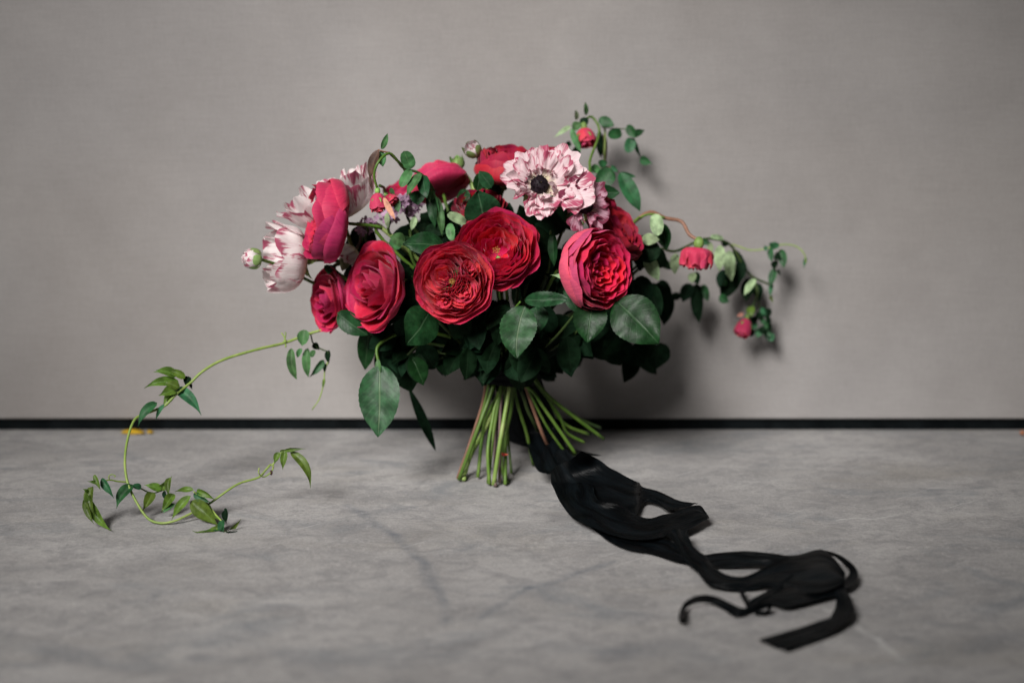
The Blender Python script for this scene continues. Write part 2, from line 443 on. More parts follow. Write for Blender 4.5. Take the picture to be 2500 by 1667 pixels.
def petal(root, mat, base, Mx, R, ang, alpha, pr, rng, name='petal', nu=12, nv=10):
    """one petal round the flower's axis. pr: rr rim radius, hz rim height, belly, foot, flare, ruffle, crumple, drop, notch (in units of R)"""
    rr, hz = pr['rr'], pr['hz']; belly = pr.get('belly', 1.1); foot = pr.get('foot', 0.06)
    flare = pr.get('flare', 0.0); ruf = pr.get('ruffle', 0.0); cr = pr.get('crumple', 0.0)
    drop = pr.get('drop', 0.2); notch = pr.get('notch', 0.0); v0 = pr.get('v0', 0.0)
    tw = pr.get('twist', 0.0); off = pr.get('off', (0, 0)); freq = pr.get('freq', 2.0); pinch = pr.get('pinch', 0.35)
    ph, ph2, sd = rng.uniform(0, 6.28), rng.uniform(0, 6.28), rng.uniform(0, 90)
    zf = pr.get('z0', 0.0)
    p0, p1 = (foot, zf), (max(rr * belly, foot), zf + pr.get('low', 0.04))
    p2, p3 = (rr * pr.get('neck', 1.06), zf + (hz - zf) * 0.6), (rr, hz)
    verts, uvs = [], []
    jag = pr.get('jag', 0.0)
    for j in range(nv + 1):
        v = v0 + (1 - v0) * j / nv
        for i in range(nu + 1):
            u = -1 + 2 * i / nu
            m = 1 - drop * abs(u) ** 2.4 - notch * math.exp(-(u / 0.25) ** 2)
            if jag: m -= jag * (noise.noise(Vector((u * 4.0, sd, 3.1))) * 0.5 + 0.5)
            ve = v * m
            a, b = 1 - ve, ve
            r = a ** 3 * p0[0] + 3 * a * a * b * p1[0] + 3 * a * b * b * p2[0] + b ** 3 * p3[0]
            z = a ** 3 * p0[1] + 3 * a * a * b * p1[1] + 3 * a * b * b * p2[1] + b ** 3 * p3[1]
            k = ss(0.62, 1.0, ve) * flare
            r += k; z -= k * abs(k / max(abs(flare), 1e-6)) * 0.55
            th = ang + alpha * u * (pinch + (1 - pinch) * min(1.0, ve * 1.25) ** 0.8) + tw * ve
            d = ruf * ve * ve * math.sin(freq * u * math.pi + ph)
            nz = noise.noise(Vector((u * 1.9 + sd, ve * 2.2, sd * 0.37)))
            nz2 = noise.noise(Vector((u * 4.2 + sd, ve * 3.3, sd * 0.77 + 5)))
            d += cr * (0.25 + 0.75 * ve) * (nz + 0.25 * nz2)
            r += d; z += ruf * 0.6 * ve * ve * math.cos(freq * 1.4 * u * math.pi + ph2) + cr * 0.4 * ve * nz2
            q = Vector((r * math.cos(th) + off[0] * ve ** 0.6, r * math.sin(th) + off[1] * ve ** 0.6, z)) * R
            verts.append(base + Mx @ q); uvs.append(((u + 1) / 2, v))
    return mesh_obj(name, verts, grid_faces(nu, nv, True), mat, root, uvs)

def sepals(root, base, Mx, R, n, length, width, out, mat, rng, name='sepal', droop=0.0):
    for k in range(n):
        a = 2 * math.pi * k / n + rng.uniform(-0.2, 0.2)
        L = length * rng.uniform(0.8, 1.15); verts, uvs = [], []
        nu, nv = 4, 9
        for j in range(nv + 1):
            v = j / nv
            wd = width * math.sin(math.pi * min(1, (v * 0.86 + 0.14)) ** 0.8) * (1 + 0.12 * math.sin(v * 23 + k))
            rad = R * 0.12 + L * v * math.sin(out) ; zz = L * v * math.cos(out) - droop * L * v * v
            rad += 0.10 * L * math.sin(v * 3.0)
            for i in range(nu + 1):
                u = -1 + 2 * i / nu
                q = Vector((rad - 0.12 * width * u * u, wd * u, zz + 0.15 * width * u * u))
                verts.append(base + Mx @ (Matrix.Rotation(a, 3, 'Z') @ q)); uvs.append(((u + 1) / 2, v))
        mesh_obj(name, verts, grid_faces(nu, nv), mat, root, uvs)

def ball(root, name, c, Mx, rx, rz, mat, seg=12, rings=8, lump=0.0):
    verts, faces = [], []
    for j in range(rings + 1):
        a = math.pi * j / rings
        for i in range(seg):
            b = 2 * math.pi * i / seg
            q = Vector((math.sin(a) * math.cos(b), math.sin(a) * math.sin(b), -math.cos(a)))
            s = 1 + lump * noise.noise(q * 3 + Vector(c) * 50)
            verts.append(Vector(c) + Mx @ Vector((q.x * rx * s, q.y * rx * s, q.z * rz * s)))
    for j in range(rings):
        for i in range(seg):
            a = j * seg + i; b = j * seg + (i + 1) % seg
            faces.append((a, b, b + seg, a + seg))
    return mesh_obj(name, verts, faces, mat, root)

def stamens(root, c, Mx, R, n, hgt, dot, mat, rng, name='stamens', spread=0.8):
    """short filaments with small anthers: too many to count, one mesh"""
    verts, faces = [], []
    for k in range(n):
        a = k * 2.39996; r = R * math.sqrt((k + 0.5) / n) * spread
        h = hgt * rng.uniform(0.6, 1.1) * (1 - 0.25 * (r / max(R, 1e-6)))
        tip = Vector((r * math.cos(a), r * math.sin(a), h)); ft = Vector((r * 0.5 * math.cos(a), r * 0.5 * math.sin(a), 0))
        s = dot * rng.uniform(0.7, 1.3); b0 = len(verts)
        for d in ((s, 0, 0), (0, s, 0), (-s, 0, 0), (0, -s, 0), (0, 0, s), (0, 0, -s)):
            verts.append(Vector(c) + Mx @ (tip + Vector(d)))
        for f in ((0, 1, 4), (1, 2, 4), (2, 3, 4), (3, 0, 4), (1, 0, 5), (2, 1, 5), (3, 2, 5), (0, 3, 5)):
            faces.append(tuple(b0 + i for i in f))
        b1 = len(verts); e = s * 0.25
        for q in (ft, tip):
            for d in ((e, 0, 0), (-e * 0.5, e * 0.87, 0), (-e * 0.5, -e * 0.87, 0)):
                verts.append(Vector(c) + Mx @ (q + Vector(d)))
        for i in range(3):
            j = (i + 1) % 3
            faces.append((b1 + i, b1 + j, b1 + 3 + j, b1 + 3 + i))
    o = mesh_obj(name, verts, faces, mat, root, None, False)
    o['kind'] = 'stuff'
    return o

def leaf(root, base, tip, wpx, mat, roll=0.0, bend=0.12, fold=0.25, kind='rose', serr=0.0, curl=0.0, name='leaf', nv=16, nu=6, side=0.0, parent=None):
    """base, tip: (x, y, Y) in photo pixels and depth. roll turns the blade about its midrib; bend arches it; side bows the midrib sideways"""
    b = P(base[:2], base[2]) if isinstance(base, tuple) else base
    t = P(tip[:2], tip[2]) if isinstance(tip, tuple) else tip
    W = px(wpx, (b.y + t.y) / 2) / 2
    ax = t - b; L = ax.length; a = ax.normalized()
    n = (CAMP - (b + t) / 2); n = (n - a * n.dot(a)).normalized()
    n = Matrix.Rotation(roll, 3, a) @ n
    s0 = a.cross(n)
    ctrl = (b + t) / 2 + n * (bend * L * 2) * 0.5 + s0 * (side * L)
    verts, uvs = [], []
    if serr: nv = max(nv, 26)
    sd = (b.x * 91 + b.z * 57 + t.x * 33) % 50
    for j in range(nv + 1):
        v = j / nv
        p = b * (1 - v) ** 2 + ctrl * 2 * v * (1 - v) + t * v * v
        tg = ((ctrl - b) * (1 - v) + (t - ctrl) * v).normalized()
        s = tg.cross(n).normalized(); nn = s.cross(tg)
        if kind == 'rose': wv = math.sin(math.pi * v ** 0.80) ** 0.72 * (1 - 0.28 * ss(0.75, 1, v))
        elif kind == 'round': wv = math.sqrt(max(0, 1 - (2 * v - 1) ** 2)) ** 0.9 * (1.04 - 0.1 * v)
        elif kind == 'jas': wv = math.sin(math.pi * v ** 0.62) ** 1.05 * (1 - 0.55 * ss(0.6, 1, v)) + 0.02
        else: wv = math.sin(math.pi * min(1, v)) ** 0.8
        if serr and 0.08 < v < 0.97: wv *= 1 + serr * (1 if j % 2 else -1)
        for i in range(nu + 1):
            u = -1 + 2 * i / nu
            x = u * W * wv
            lift = fold * abs(x) - curl * W * (abs(u) * wv) ** 3
            wob = 0.16 * W * noise.noise(Vector((u * 1.1 + sd, v * 2.6, sd))) + 0.05 * W * noise.noise(Vector((u * 3 + sd, v * 7, sd)))
            q_ = p + s * x + nn * (lift + wob); q_.z = max(q_.z, 0.0008 + 0.0004 * (u + 1)); verts.append(q_); uvs.append(((u + 1) / 2, v))
    # s x tg = nn, so (u, v) grids face nn when unflipped
    o = mesh_obj(name, verts, grid_faces(nu, nv, False), mat, root, uvs)
    if parent is not None: o.parent = parent
    return o

# ------------------------------------------------------------------ setting: wall, dark strip, floor
def box(name, lo, hi, mat, bev=0.0):
    x0, y0, z0 = lo; x1, y1, z1 = hi
    v = [(x0, y0, z0), (x1, y0, z0), (x1, y1, z0), (x0, y1, z0), (x0, y0, z1), (x1, y0, z1), (x1, y1, z1), (x0, y1, z1)]
    f = [(0, 3, 2, 1), (4, 5, 6, 7), (0, 1, 5, 4), (1, 2, 6, 5), (2, 3, 7, 6), (3, 0, 4, 7)]
    o = mesh_obj(name, v, f, mat, None, None, False)
    if bev:
        md = o.modifiers.new('soft_edge', 'BEVEL'); md.width = bev; md.segments = 3
    return o
wall = box('wall', (-2.2, WALL_Y, 0.0150), (2.2, WALL_Y + 0.05, 2.6), wall_mat(), 0.002)
wall['kind'] = 'structure'
strip_b = box('base_strip', (-2.2, WALL_Y + 0.006, 0.0), (2.2, WALL_Y + 0.05, 0.0148), M['blackstrip'])  # near-black strip filling the space between wall panel and floor
strip_b['kind'] = 'structure'
L = []
def ln(pts, wd, col, st):
    q = [G(p) for p in pts]
    for a, b in zip(q, q[1:]): L.append((a, b, wd, col, st))
blue_, grey_, pale_ = (0.11, 0.125, 0.145), (0.16, 0.16, 0.165), (0.50, 0.50, 0.49)
ln([D(800, 1160), D(900, 1225), D(965, 1290), D(1010, 1370), D(1025, 1430)], 0.010, blue_, 0.55)
ln([D(1110, 1420), D(1210, 1350), D(1420, 1290)], 0.007, blue_, 0.55)
ln([D(930, 1490), D(1080, 1480), D(1180, 1440)], 0.012, grey_, 0.5)
ln([D(820, 1250), D(960, 1262)], 0.003, grey_, 0.7)
ln([D(840, 1120), D(960, 1190), D(1100, 1250)], 0.008, grey_, 0.35)
ln([D(1920, 1195), D(2060, 1182)], 0.0016, pale_, 0.9)
ln([D(2190, 1165), D(2230, 1150)], 0.0016, pale_, 0.8)
ln([D(1900, 1400), D(2020, 1470), D(2080, 1520)], 0.006, pale_, 0.45)
ln([D(1260, 1480), D(1400, 1500), D(1560, 1480)], 0.022, blue_, 0.40)
ln([D(640, 1500), D(760, 1540)], 0.014, blue_, 0.35)
ln([D(20, 1470), D(160, 1500)], 0.02, blue_, 0.4)
ln([D(2200, 1500), D(2340, 1460)], 0.02, blue_, 0.4)
floor = mesh_obj('floor', [(-6, -4, 0), (6, -4, 0), (6, 4, 0), (-6, 4, 0)], [(0, 1, 2, 3)], floor_mat(L), None, None, False)
floor['kind'] = 'structure'

# ------------------------------------------------------------------ bouquet: binding point
BY = 1.49
BIND = P(D(1160, 838), BY)
def foot(x, y, Yc=None, r=0.0025):
    g = G(ZF(x, y), r)
    return g if Yc is None or g.y < Yc else P(ZF(x, y), Yc)
def bind_at(x, y, Y=BY): return P(ZF(x, y), Y)

def flower_stem(root, head, ax, via, bnd, low, r, mat, name='stem', seed=0):
    ax = Vector(ax).normalized()
    pts = [head, head - ax * 0.035] + list(via) + [bnd] + list(low)
    r *= 0.74
    return tube(root, name, pts, r * 0.9, r, mat, 30, 8, 0.10, True, seed)

ROSES = "red roses in the bouquet"
def rose(label, c, Y, Rpx, ax, mat, style, seed, low, bnd, outer=None, hollow=0.30, deep=0.56, guards=False, stem='stem', sr=0.0026, sep=True, via=(), H=None, group=ROSES, roll=0.0):
    rng = random.Random(seed)
    R = px(Rpx, Y); Mx = axis_frame(ax) @ Matrix.Rotation(roll, 3, 'Z'); axv = Vector(ax).normalized()
    H = H or 0.95
    centre = P(c, Y); base = centre - axv * (R * H * 0.62)
    t = thing('rose', label, 'rose', base, group)
    mo = M[outer] if outer else M[mat]; mi = M[mat]
    if style == 'cup':           # many-petalled open bowl
        nl = 8
        for k in range(nl):
            f = k / (nl - 1)                       # 0 inner, 1 outer
            rr = hollow + (0.88 - hollow) * f ** 0.85
            hz = H * (deep + (0.92 - deep) * math.sin(f * 1.75)) - (0.10 * H if f > 0.9 else 0)
            npt = 5 if f < 0.3 else (7 if f < 0.75 else 6)
            a0 = rng.uniform(0, 6.28)
            for q in range(npt):
                al = (math.pi / npt) * rng.uniform(1.1, 1.5)
                petal(t, mo if f > 0.92 else mi, base, Mx, R, a0 + 2 * math.pi * q / npt + rng.uniform(-0.15, 0.15), al,
                      dict(rr=rr * rng.uniform(0.95, 1.05), hz=hz * rng.uniform(0.95, 1.05), belly=1.12, foot=0.06, flare=0.02 + 0.10 * f ** 2 * rng.uniform(0.6, 1.4),
                           ruffle=rng.uniform(0.02, 0.045), crumple=0.085 - 0.03 * f, drop=rng.uniform(0.10, 0.24), notch=rng.uniform(0, 0.05), v0=0.08 if f < 0.3 else (0.3 if f < 0.8 else 0.0), freq=rng.uniform(1.2, 2.4)), rng)
        if guards:
            for (npt, rr, hz, a1) in ((6, 0.92, 0.84, 0.2), (5, 0.98, 0.76, 0.9), (4, 1.02, 0.58, 0.3)):
                for q in range(npt):
                    petal(t, mo, base, Mx, R, a1 + 2 * math.pi * q / npt + rng.uniform(-.15, .15), math.pi / npt * rng.uniform(1.1, 1.35),
                          dict(rr=rr, hz=H * hz * rng.uniform(.94, 1.05), belly=1.32, foot=0.07, flare=rng.uniform(.02, .10), ruffle=.04, crumple=.07, drop=rng.uniform(.28, .48), notch=rng.uniform(-.05, .03), freq=1.2, neck=1.10), rng, nu=14, nv=12)
        for q in range(0 if guards else 6):        # petals that fold open round the rim
            al = rng.uniform(0.5, 0.72)
            petal(t, mo, base, Mx, R, 2 * math.pi * q / 6 + rng.uniform(-0.25, 0.25), al,
                  dict(rr=0.98 * rng.uniform(0.95, 1.05), hz=H * rng.uniform(0.58, 0.74), belly=1.05, foot=0.06, flare=rng.uniform(0.06, 0.18), ruffle=0.045,
                       crumple=0.06, drop=rng.uniform(0.16, 0.3), notch=rng.uniform(0, 0.06), freq=1.5), rng)
        stamens(t, base + axv * (0.36 * R), Mx, 0.12 * R, 18, 0.16 * R, 0.014 * R, M['pollen'], rng)
    elif style == 'quarter':     # quartered rosette: swirls of thin petals
        whorls = [((-0.24, 0.14), 0.56, 8, 4), ((0.30, -0.26), 0.42, 7, 4), ((0.46, 0.36), 0.22, 3, 3), ((-0.20, -0.52), 0.24, 4, 3)]
        for (off, wr, nl, npt) in whorls:
            for k in range(nl):
                f = k / (nl - 1); a0 = rng.uniform(0, 6.28)
                for q in range(npt):
                    petal(t, mi, base, Mx, R, a0 + 2 * math.pi * q / npt + rng.uniform(-0.2, 0.2), math.pi / npt * rng.uniform(1.0, 1.35),
                          dict(rr=wr * (0.12 + 0.88 * f) * rng.uniform(0.92, 1.08), hz=H * (0.78 + 0.10 * (1 - f)) * rng.uniform(0.96, 1.04) - 0.16 * math.hypot(*off), belly=1.0, foot=0.03, flare=0.055 * rng.uniform(0.4, 1.5),
                               ruffle=0.018, crumple=0.032, drop=rng.uniform(0.04, 0.10), v0=0.5, off=off, freq=1.6, neck=1.0), rng, nu=10, nv=7)
        nl = 5
        for k in range(nl):
            f = k / (nl - 1); npt = 6; a0 = rng.uniform(0, 6.28)
            for q in range(npt):
                petal(t, mi if f < 0.8 else mo, base, Mx, R, a0 + 2 * math.pi * q / npt + rng.uniform(-0.15, 0.15), math.pi / npt * rng.uniform(1.2, 1.6),
                      dict(rr=(0.70 + 0.26 * f) * rng.uniform(0.97, 1.04), hz=H * (0.88 - 0.26 * f) * rng.uniform(0.97, 1.03), belly=1.1, foot=0.06, flare=0.03 + 0.09 * f,
                           ruffle=0.03, crumple=0.05, drop=rng.uniform(0.10, 0.25), notch=rng.uniform(0, 0.04), v0=0.3 if f < 0.8 else 0.0, freq=rng.uniform(1.3, 2.4)), rng)
        stamens(t, base + axv * (0.62 * R * H), Mx, 0.10 * R, 26, 0.20 * R, 0.013 * R, M['pollen'], rng)
    elif style == 'classic':     # fewer, larger petals wrapped in a spiral
        nl = 7
        for k in range(nl):
            f = k / (nl - 1); npt = 2 if f < 0.25 else 3
            a0 = k * 1.15 + rng.uniform(-0.2, 0.2)
            for q in range(npt):
                petal(t, mi if f < 0.8 else mo, base, Mx, R, a0 + 2 * math.pi * q / npt, math.pi / npt * rng.uniform(1.15, 1.4),
                      dict(rr=0.09 + 0.74 * f ** 1.15, hz=H * (1.02 - 0.22 * f ** 2) * rng.uniform(0.97, 1.03), belly=1.25, foot=0.07, flare=0.03 + 0.24 * f ** 1.3 * rng.uniform(0.5, 1.5),
                           ruffle=0.035, crumple=0.08, drop=rng.uniform(0.16, 0.36), notch=-0.04, freq=rng.uniform(0.8, 1.6), neck=1.1), rng, nu=14, nv=12)
        for q in range(5):
            petal(t, mo, base, Mx, R, 2 * math.pi * q / 5 + 0.4, rng.uniform(0.62, 0.85),
                  dict(rr=0.98 * rng.uniform(0.95, 1.05), hz=H * rng.uniform(0.60, 0.76), belly=1.0, foot=0.07, flare=rng.uniform(0.05, 0.2), ruffle=0.05, crumple=0.07, drop=rng.uniform(0.2, 0.32), notch=-0.05, freq=1.2), rng, nu=14, nv=12)
    elif style == 'globe':       # broad smooth guard petals hiding a ruffled mouth
        for k in range(5):
            f = k / 4; npt = 6; a0 = rng.uniform(0, 6.28)
            for q in range(npt):
                petal(t, mi, base, Mx, R, a0 + 2 * math.pi * q / npt, math.pi / npt * rng.uniform(1.2, 1.6),
                      dict(rr=0.28 + 0.52 * f, hz=H * (0.86 + 0.10 * f) * rng.uniform(0.95, 1.05), belly=1.2, foot=0.07, flare=0.04, ruffle=0.045, crumple=0.08, drop=0.16, v0=0.3, freq=2.0), rng)
        for (npt, rr, hz, a1, fl) in ((5, 0.80, 1.04, 0.0, 0.07), (4, 0.88, 0.98, 0.8, 0.06), (4, 0.95, 0.84, 0.35, 0.05), (3, 1.02, 0.62, 1.3, 0.04)):
            for q in range(npt):
                petal(t, mo, base, Mx, R, a1 + 2 * math.pi * q / npt + rng.uniform(-0.15, 0.15), math.pi / npt * rng.uniform(1.05, 1.35),
                      dict(rr=rr * rng.uniform(0.96, 1.04), hz=H * hz * rng.uniform(0.90, 1.06), belly=1.38, foot=0.07, flare=fl * rng.uniform(0.3, 1.6), ruffle=0.03, crumple=0.065, drop=rng.uniform(0.25, 0.45), notch=rng.uniform(-0.06, 0.02), freq=1.2, neck=1.12), rng, nu=14, nv=12)
    if sep:
        sepals(t, base - axv * 0.002, Mx, R, 5, R * 0.62, R * 0.12, 1.25, M['sepal'], rng, droop=0.25)
        ball(t, 'calyx', base - axv * (0.14 * R), Mx, R * 0.14, R * 0.13, M['sepal'])
    flower_stem(t, base - axv * (0.06 * R), ax, via, bnd, low, sr, M[stem], seed=seed)
    return t

# roses ---------------------------------------------------------------------------------------------
rose("wide open crimson rose with a deep hollow centre, under the black-eyed striped flower", D(1140, 570), 1.425, 97, (-0.06, -0.84, 0.54), 'crimson', 'cup', 11,
     [bind_at(1165, 480, 1.482), bind_at(1110, 800, 1.47), foot(1075, 1125)], bind_at(1180, 300), outer='magenta', sr=0.0026, roll=0.6)
rose("coral red quartered rose with tightly swirled petals and yellow stamens in the middle", D(1040, 647), 1.395, 94, (-0.10, -0.97, 0.22), 'coral', 'quarter', 23,
     [bind_at(1215, 470, 1.480), bind_at(1150, 870, 1.455), foot(1110, 1135)], bind_at(1200, 300, 1.488), outer='magenta', stem='stemlight', sr=0.0032)
rose("magenta rose with big smooth loosely wrapped petals, beside the coral quartered rose", D(857, 658), 1.43, 98, (-0.74, -0.62, 0.24), 'magenta', 'classic', 5,
     [bind_at(1110, 500, 1.482), bind_at(1000, 800, 1.465), foot(890, 1100)], bind_at(1150, 300), sr=0.0030, roll=0.5)
rose("magenta rose turned edge-on, tucked behind the smooth loosely wrapped rose", D(752, 690), 1.48, 72, (-0.80, -0.58, 0.08), 'magenta', 'classic', 31,
     [bind_at(1070, 440), bind_at(1030, 650), foot(880, 1092)], bind_at(1140, 300), stem='stempink', sr=0.0022)
rose("pink red rose seen side-on with broad smooth petals, against the white striped flowers", D(742, 506), 1.45, 91, (-0.95, -0.28, 0.16), 'magenta', 'globe', 8,
     [bind_at(1115, 650, 1.48), bind_at(1075, 900, 1.46), foot(1085, 1128)], bind_at(1165, 300), sr=0.0026, via=[P(ZA(1400, 1130), 1.47)], H=1.0, roll=0.3, sep=False)
rose("dome-like rose seen from its back, smooth purplish pink, at the upper edge of the bouquet", D(1008, 415), 1.55, 62, (-0.30, 0.55, 0.80), 'magenta', 'globe', 14,
     [bind_at(1190, 700, 1.50), foot(1185, 1130)], bind_at(1200, 310), sep=False)
rose("half hidden pink rose behind the drooping orange red bud and small round leaves", ZJ(760, 960), 1.56, 46, (-0.4, -0.2, 0.9), 'magenta', 'globe', 15,
     [bind_at(1050, 750), foot(1010, 1085)], bind_at(1150, 310), sep=False)
rose("dark crimson rose facing upward with a ragged rim, behind the black-eyed striped flower", D(1163, 372), 1.52, 66, (0.10, -0.10, 0.99), 'deepred', 'globe', 17,
     [bind_at(1255, 580, 1.50), bind_at(1320, 800, 1.51), foot(1365, 1005)], bind_at(1230, 310), outer='deepred', H=1.30, sep=True)
rose("bright pink rose mostly hidden behind the black-eyed striped flower", D(1275, 375), 1.55, 56, (0.25, -0.35, 0.9), 'magenta', 'globe', 19,
     [bind_at(1380, 560, 1.485), bind_at(1500, 740, 1.485), foot(1635, 935, 1.49)], bind_at(1260, 320), sep=False)
rose("dusky pink backed rose turned toward the dark side, its mouth full of folded magenta petals", D(1378, 618), 1.42, 91, (0.64, -0.75, 0.12), 'crimson', 'cup', 41,
     [bind_at(1345, 430, 1.482), bind_at(1500, 600, 1.49), foot(1815, 840, 1.50)], bind_at(1270, 310), outer='pinkback', sr=0.0028, H=1.1, hollow=0.13, deep=0.66, guards=True)
rose("deep red rose in shadow behind the dusky pink backed rose", D(1415, 522), 1.49, 88, (0.75, -0.25, 0.62), 'deepred', 'cup', 43,
     [bind_at(1420, 540, 1.52), bind_at(1640, 700, 1.53), foot(1795, 770, 1.54)], bind_at(1300, 315, 1.51), stem='stemdark')
rose("piece of a scarlet rose peeking out behind the dark pointed leaf above the hollow rose", D(1100, 472), 1.50, 60, (-0.1, -0.45, 0.88), 'deepred', 'cup', 47,
     [bind_at(1450, 570, 1.50), bind_at(1560, 740, 1.51), foot(1720, 810, 1.52)], bind_at(1280, 320), sep=False)

# striped flowers -----------------------------------------------------------------------------------
STR = "striped pink and white flowers in the bouquet"
def striped_flower(label, c, Y, Rpx, ax, mat, seed, low, bnd, layers, lens=None, eye=None, stem='stem', sr=0.0026, via=(), sep=True, roll=0.0, inner=0, jag=0.05, rnd=0.0, cupb=0.55, cupn=0.86):
    rng = random.Random(seed); R = px(Rpx, Y); axv = Vector(ax).normalized(); Mx = axis_frame(ax) @ Matrix.Rotation(roll, 3, 'Z')
    base = P(c, Y)
    t = thing('striped_flower', label, 'flower', base, STR)
    for (npt, rr, hz, wd, fl, cr, jit) in layers:
        a0 = rng.uniform(0, 6.28)
        for q in range(npt):
            a = a0 + 2 * math.pi * q / npt + rng.uniform(-jit, jit)
            s = lens(Mx @ Vector((math.cos(a), math.sin(a), 0))) if lens else 1.0
            s *= rng.uniform(0.80 + 0.5 * rnd, 1.14)
            petal(t, M[mat], base, Mx, R, a, wd * rng.uniform(0.85, 1.2), dict(rr=rr * s, hz=hz * rng.uniform(0.7 + rnd, 1.25 - 0.7 * rnd), belly=cupb, foot=0.10, flare=fl * rng.uniform(0.4, 1.5), ruffle=0.055 - 0.10 * rnd, crumple=cr,
                  drop=rng.uniform(0.12, 0.3) + rnd, notch=rng.uniform(-0.03, 0.08) * (1 - 2 * rnd), jag=jag, freq=rng.uniform(1.2, 2.6), neck=cupn, pinch=0.55, twist=rng.uniform(-0.2, 0.2) * (1 - 3 * rnd)), rng)
    for q in range(inner):       # little rolled petals round the eye
        a = 2 * math.pi * q / inner + rng.uniform(-0.15, 0.15)
        petal(t, M[mat], base, Mx, R, a, rng.uniform(0.20, 0.30), dict(rr=0.36 * rng.uniform(0.9, 1.2), hz=0.30 * rng.uniform(0.8, 1.2), belly=1.1, foot=0.20, flare=rng.uniform(-0.10, 0.04), ruffle=0.03, crumple=0.06, drop=0.3, freq=1.5), rng, nu=8, nv=8)
    if eye:
        ball(t, 'centre', base + axv * (eye * 0.35 * R), Mx, eye * R * 0.84, eye * R * 0.70, M['anther'], 14, 9, 0.2)
        stamens(t, base + axv * (0.02 * R), Mx, eye * R, 130, eye * R * 1.05, 0.020 * R, M['anther'], rng)
        g = stamens(t, base + axv * (eye * 0.7 * R), Mx, eye * 0.5 * R, 7, eye * R * 0.3, 0.018 * R, M['pollen'], rng, 'pollen_grains')
    if sep:
        sepals(t, base - axv * (0.02 * R), Mx, R, 5, R * 0.42, R * 0.11, 1.5, M['sepal'], rng, droop=0.5)
        ball(t, 'calyx', base - axv * (0.03 * R), Mx, R * 0.12, R * 0.10, M['sepal'])
    flower_stem(t, base - axv * (0.04 * R), ax, via, bnd, low, sr, M[stem], seed=seed)
    return t
def lens1(d): return 1.0 + 0.30 * max(0, d.x) - 0.04 * max(0, d.z) - 0.16 * max(0, -d.x) - 0.22 * max(0, -d.z)
striped_flower("open pink and white striped flower with a black eye, high in the bouquet", D(1240, 428), 1.44, 101, (-0.06, -0.88, 0.46), 'striped', 3,
    [bind_at(1290, 430, 1.49), bind_at(1420, 800, 1.50), foot(1510, 975)], bind_at(1270, 310),
    [(9, 0.98, 0.24, 0.50, 0.05, 0.22, 0.25), (8, 0.84, 0.36, 0.46, 0.03, 0.22, 0.25), (8, 0.62, 0.40, 0.38, 0.02, 0.17, 0.2)], lens1, 0.26, 'stempink', inner=13, via=[P(D(1262, 570), 1.515)])
striped_flower("crumpled plum striped flower with a dark centre, half under the flower with the black eye", D(1340, 474), 1.435, 66, (0.32, -0.90, 0.20), 'stripeddark', 6,
    [bind_at(1310, 600, 1.50), bind_at(1380, 760, 1.52), foot(1440, 900)], bind_at(1280, 315),
    [(7, 1.0, 0.22, 0.46, 0.05, 0.24, 0.4), (6, 0.72, 0.42, 0.42, 0.04, 0.24, 0.4)], None, 0.36, 'stemdark', inner=5)
striped_flower("fan of white petals with plum tips, behind the top of the side-on pink red rose", D(786, 506), 1.51, 118, (-0.40, -0.05, 0.90), 'stripedpale', 12,
    [bind_at(950, 980), foot(920, 1100)], bind_at(1150, 320),
    [(8, 0.98, 0.74, 0.62, 0.12, 0.07, 0.15), (8, 0.80, 0.88, 0.58, 0.06, 0.07, 0.15), (6, 0.5, 0.9, 0.55, 0.03, 0.07, 0.2)], None, None, 'stemlight', 0.0034, via=[P(ZA(1370, 1000), 1.50)], sep=False, jag=0.0, rnd=0.22, cupb=1.0, cupn=0.98)
striped_flower("white flower with plum streaks facing the pale wall, next to the small pink bud", D(703, 596), 1.485, 108, (-0.93, -0.33, 0.12), 'stripedpale', 9,
    [bind_at(1160, 960), foot(1195, 1120)], bind_at(1165, 320),
    [(6, 0.68, 0.90, 0.80, 0.10, 0.06, 0.15), (6, 0.58, 0.98, 0.72, 0.06, 0.06, 0.15), (5, 0.36, 0.98, 0.7, 0.02, 0.07, 0.2)], None, None, 'stem', 0.0030, via=[P(ZA(1030, 1490), 1.48)], jag=0.0, rnd=0.22, cupb=1.25, cupn=1.08)
striped_flower("blush white petals hanging below the side-on pink red rose", D(818, 572), 1.50, 62, (-0.55, -0.10, -0.5), 'stripedpale', 10,
    [bind_at(1135, 460), bind_at(1120, 900, 1.48), foot(1122, 1140)], bind_at(1160, 315),
    [(6, 0.85, 0.85, 0.6, 0.05, 0.12, 0.3)], None, None, 'stemplum', 0.0022, sep=False)

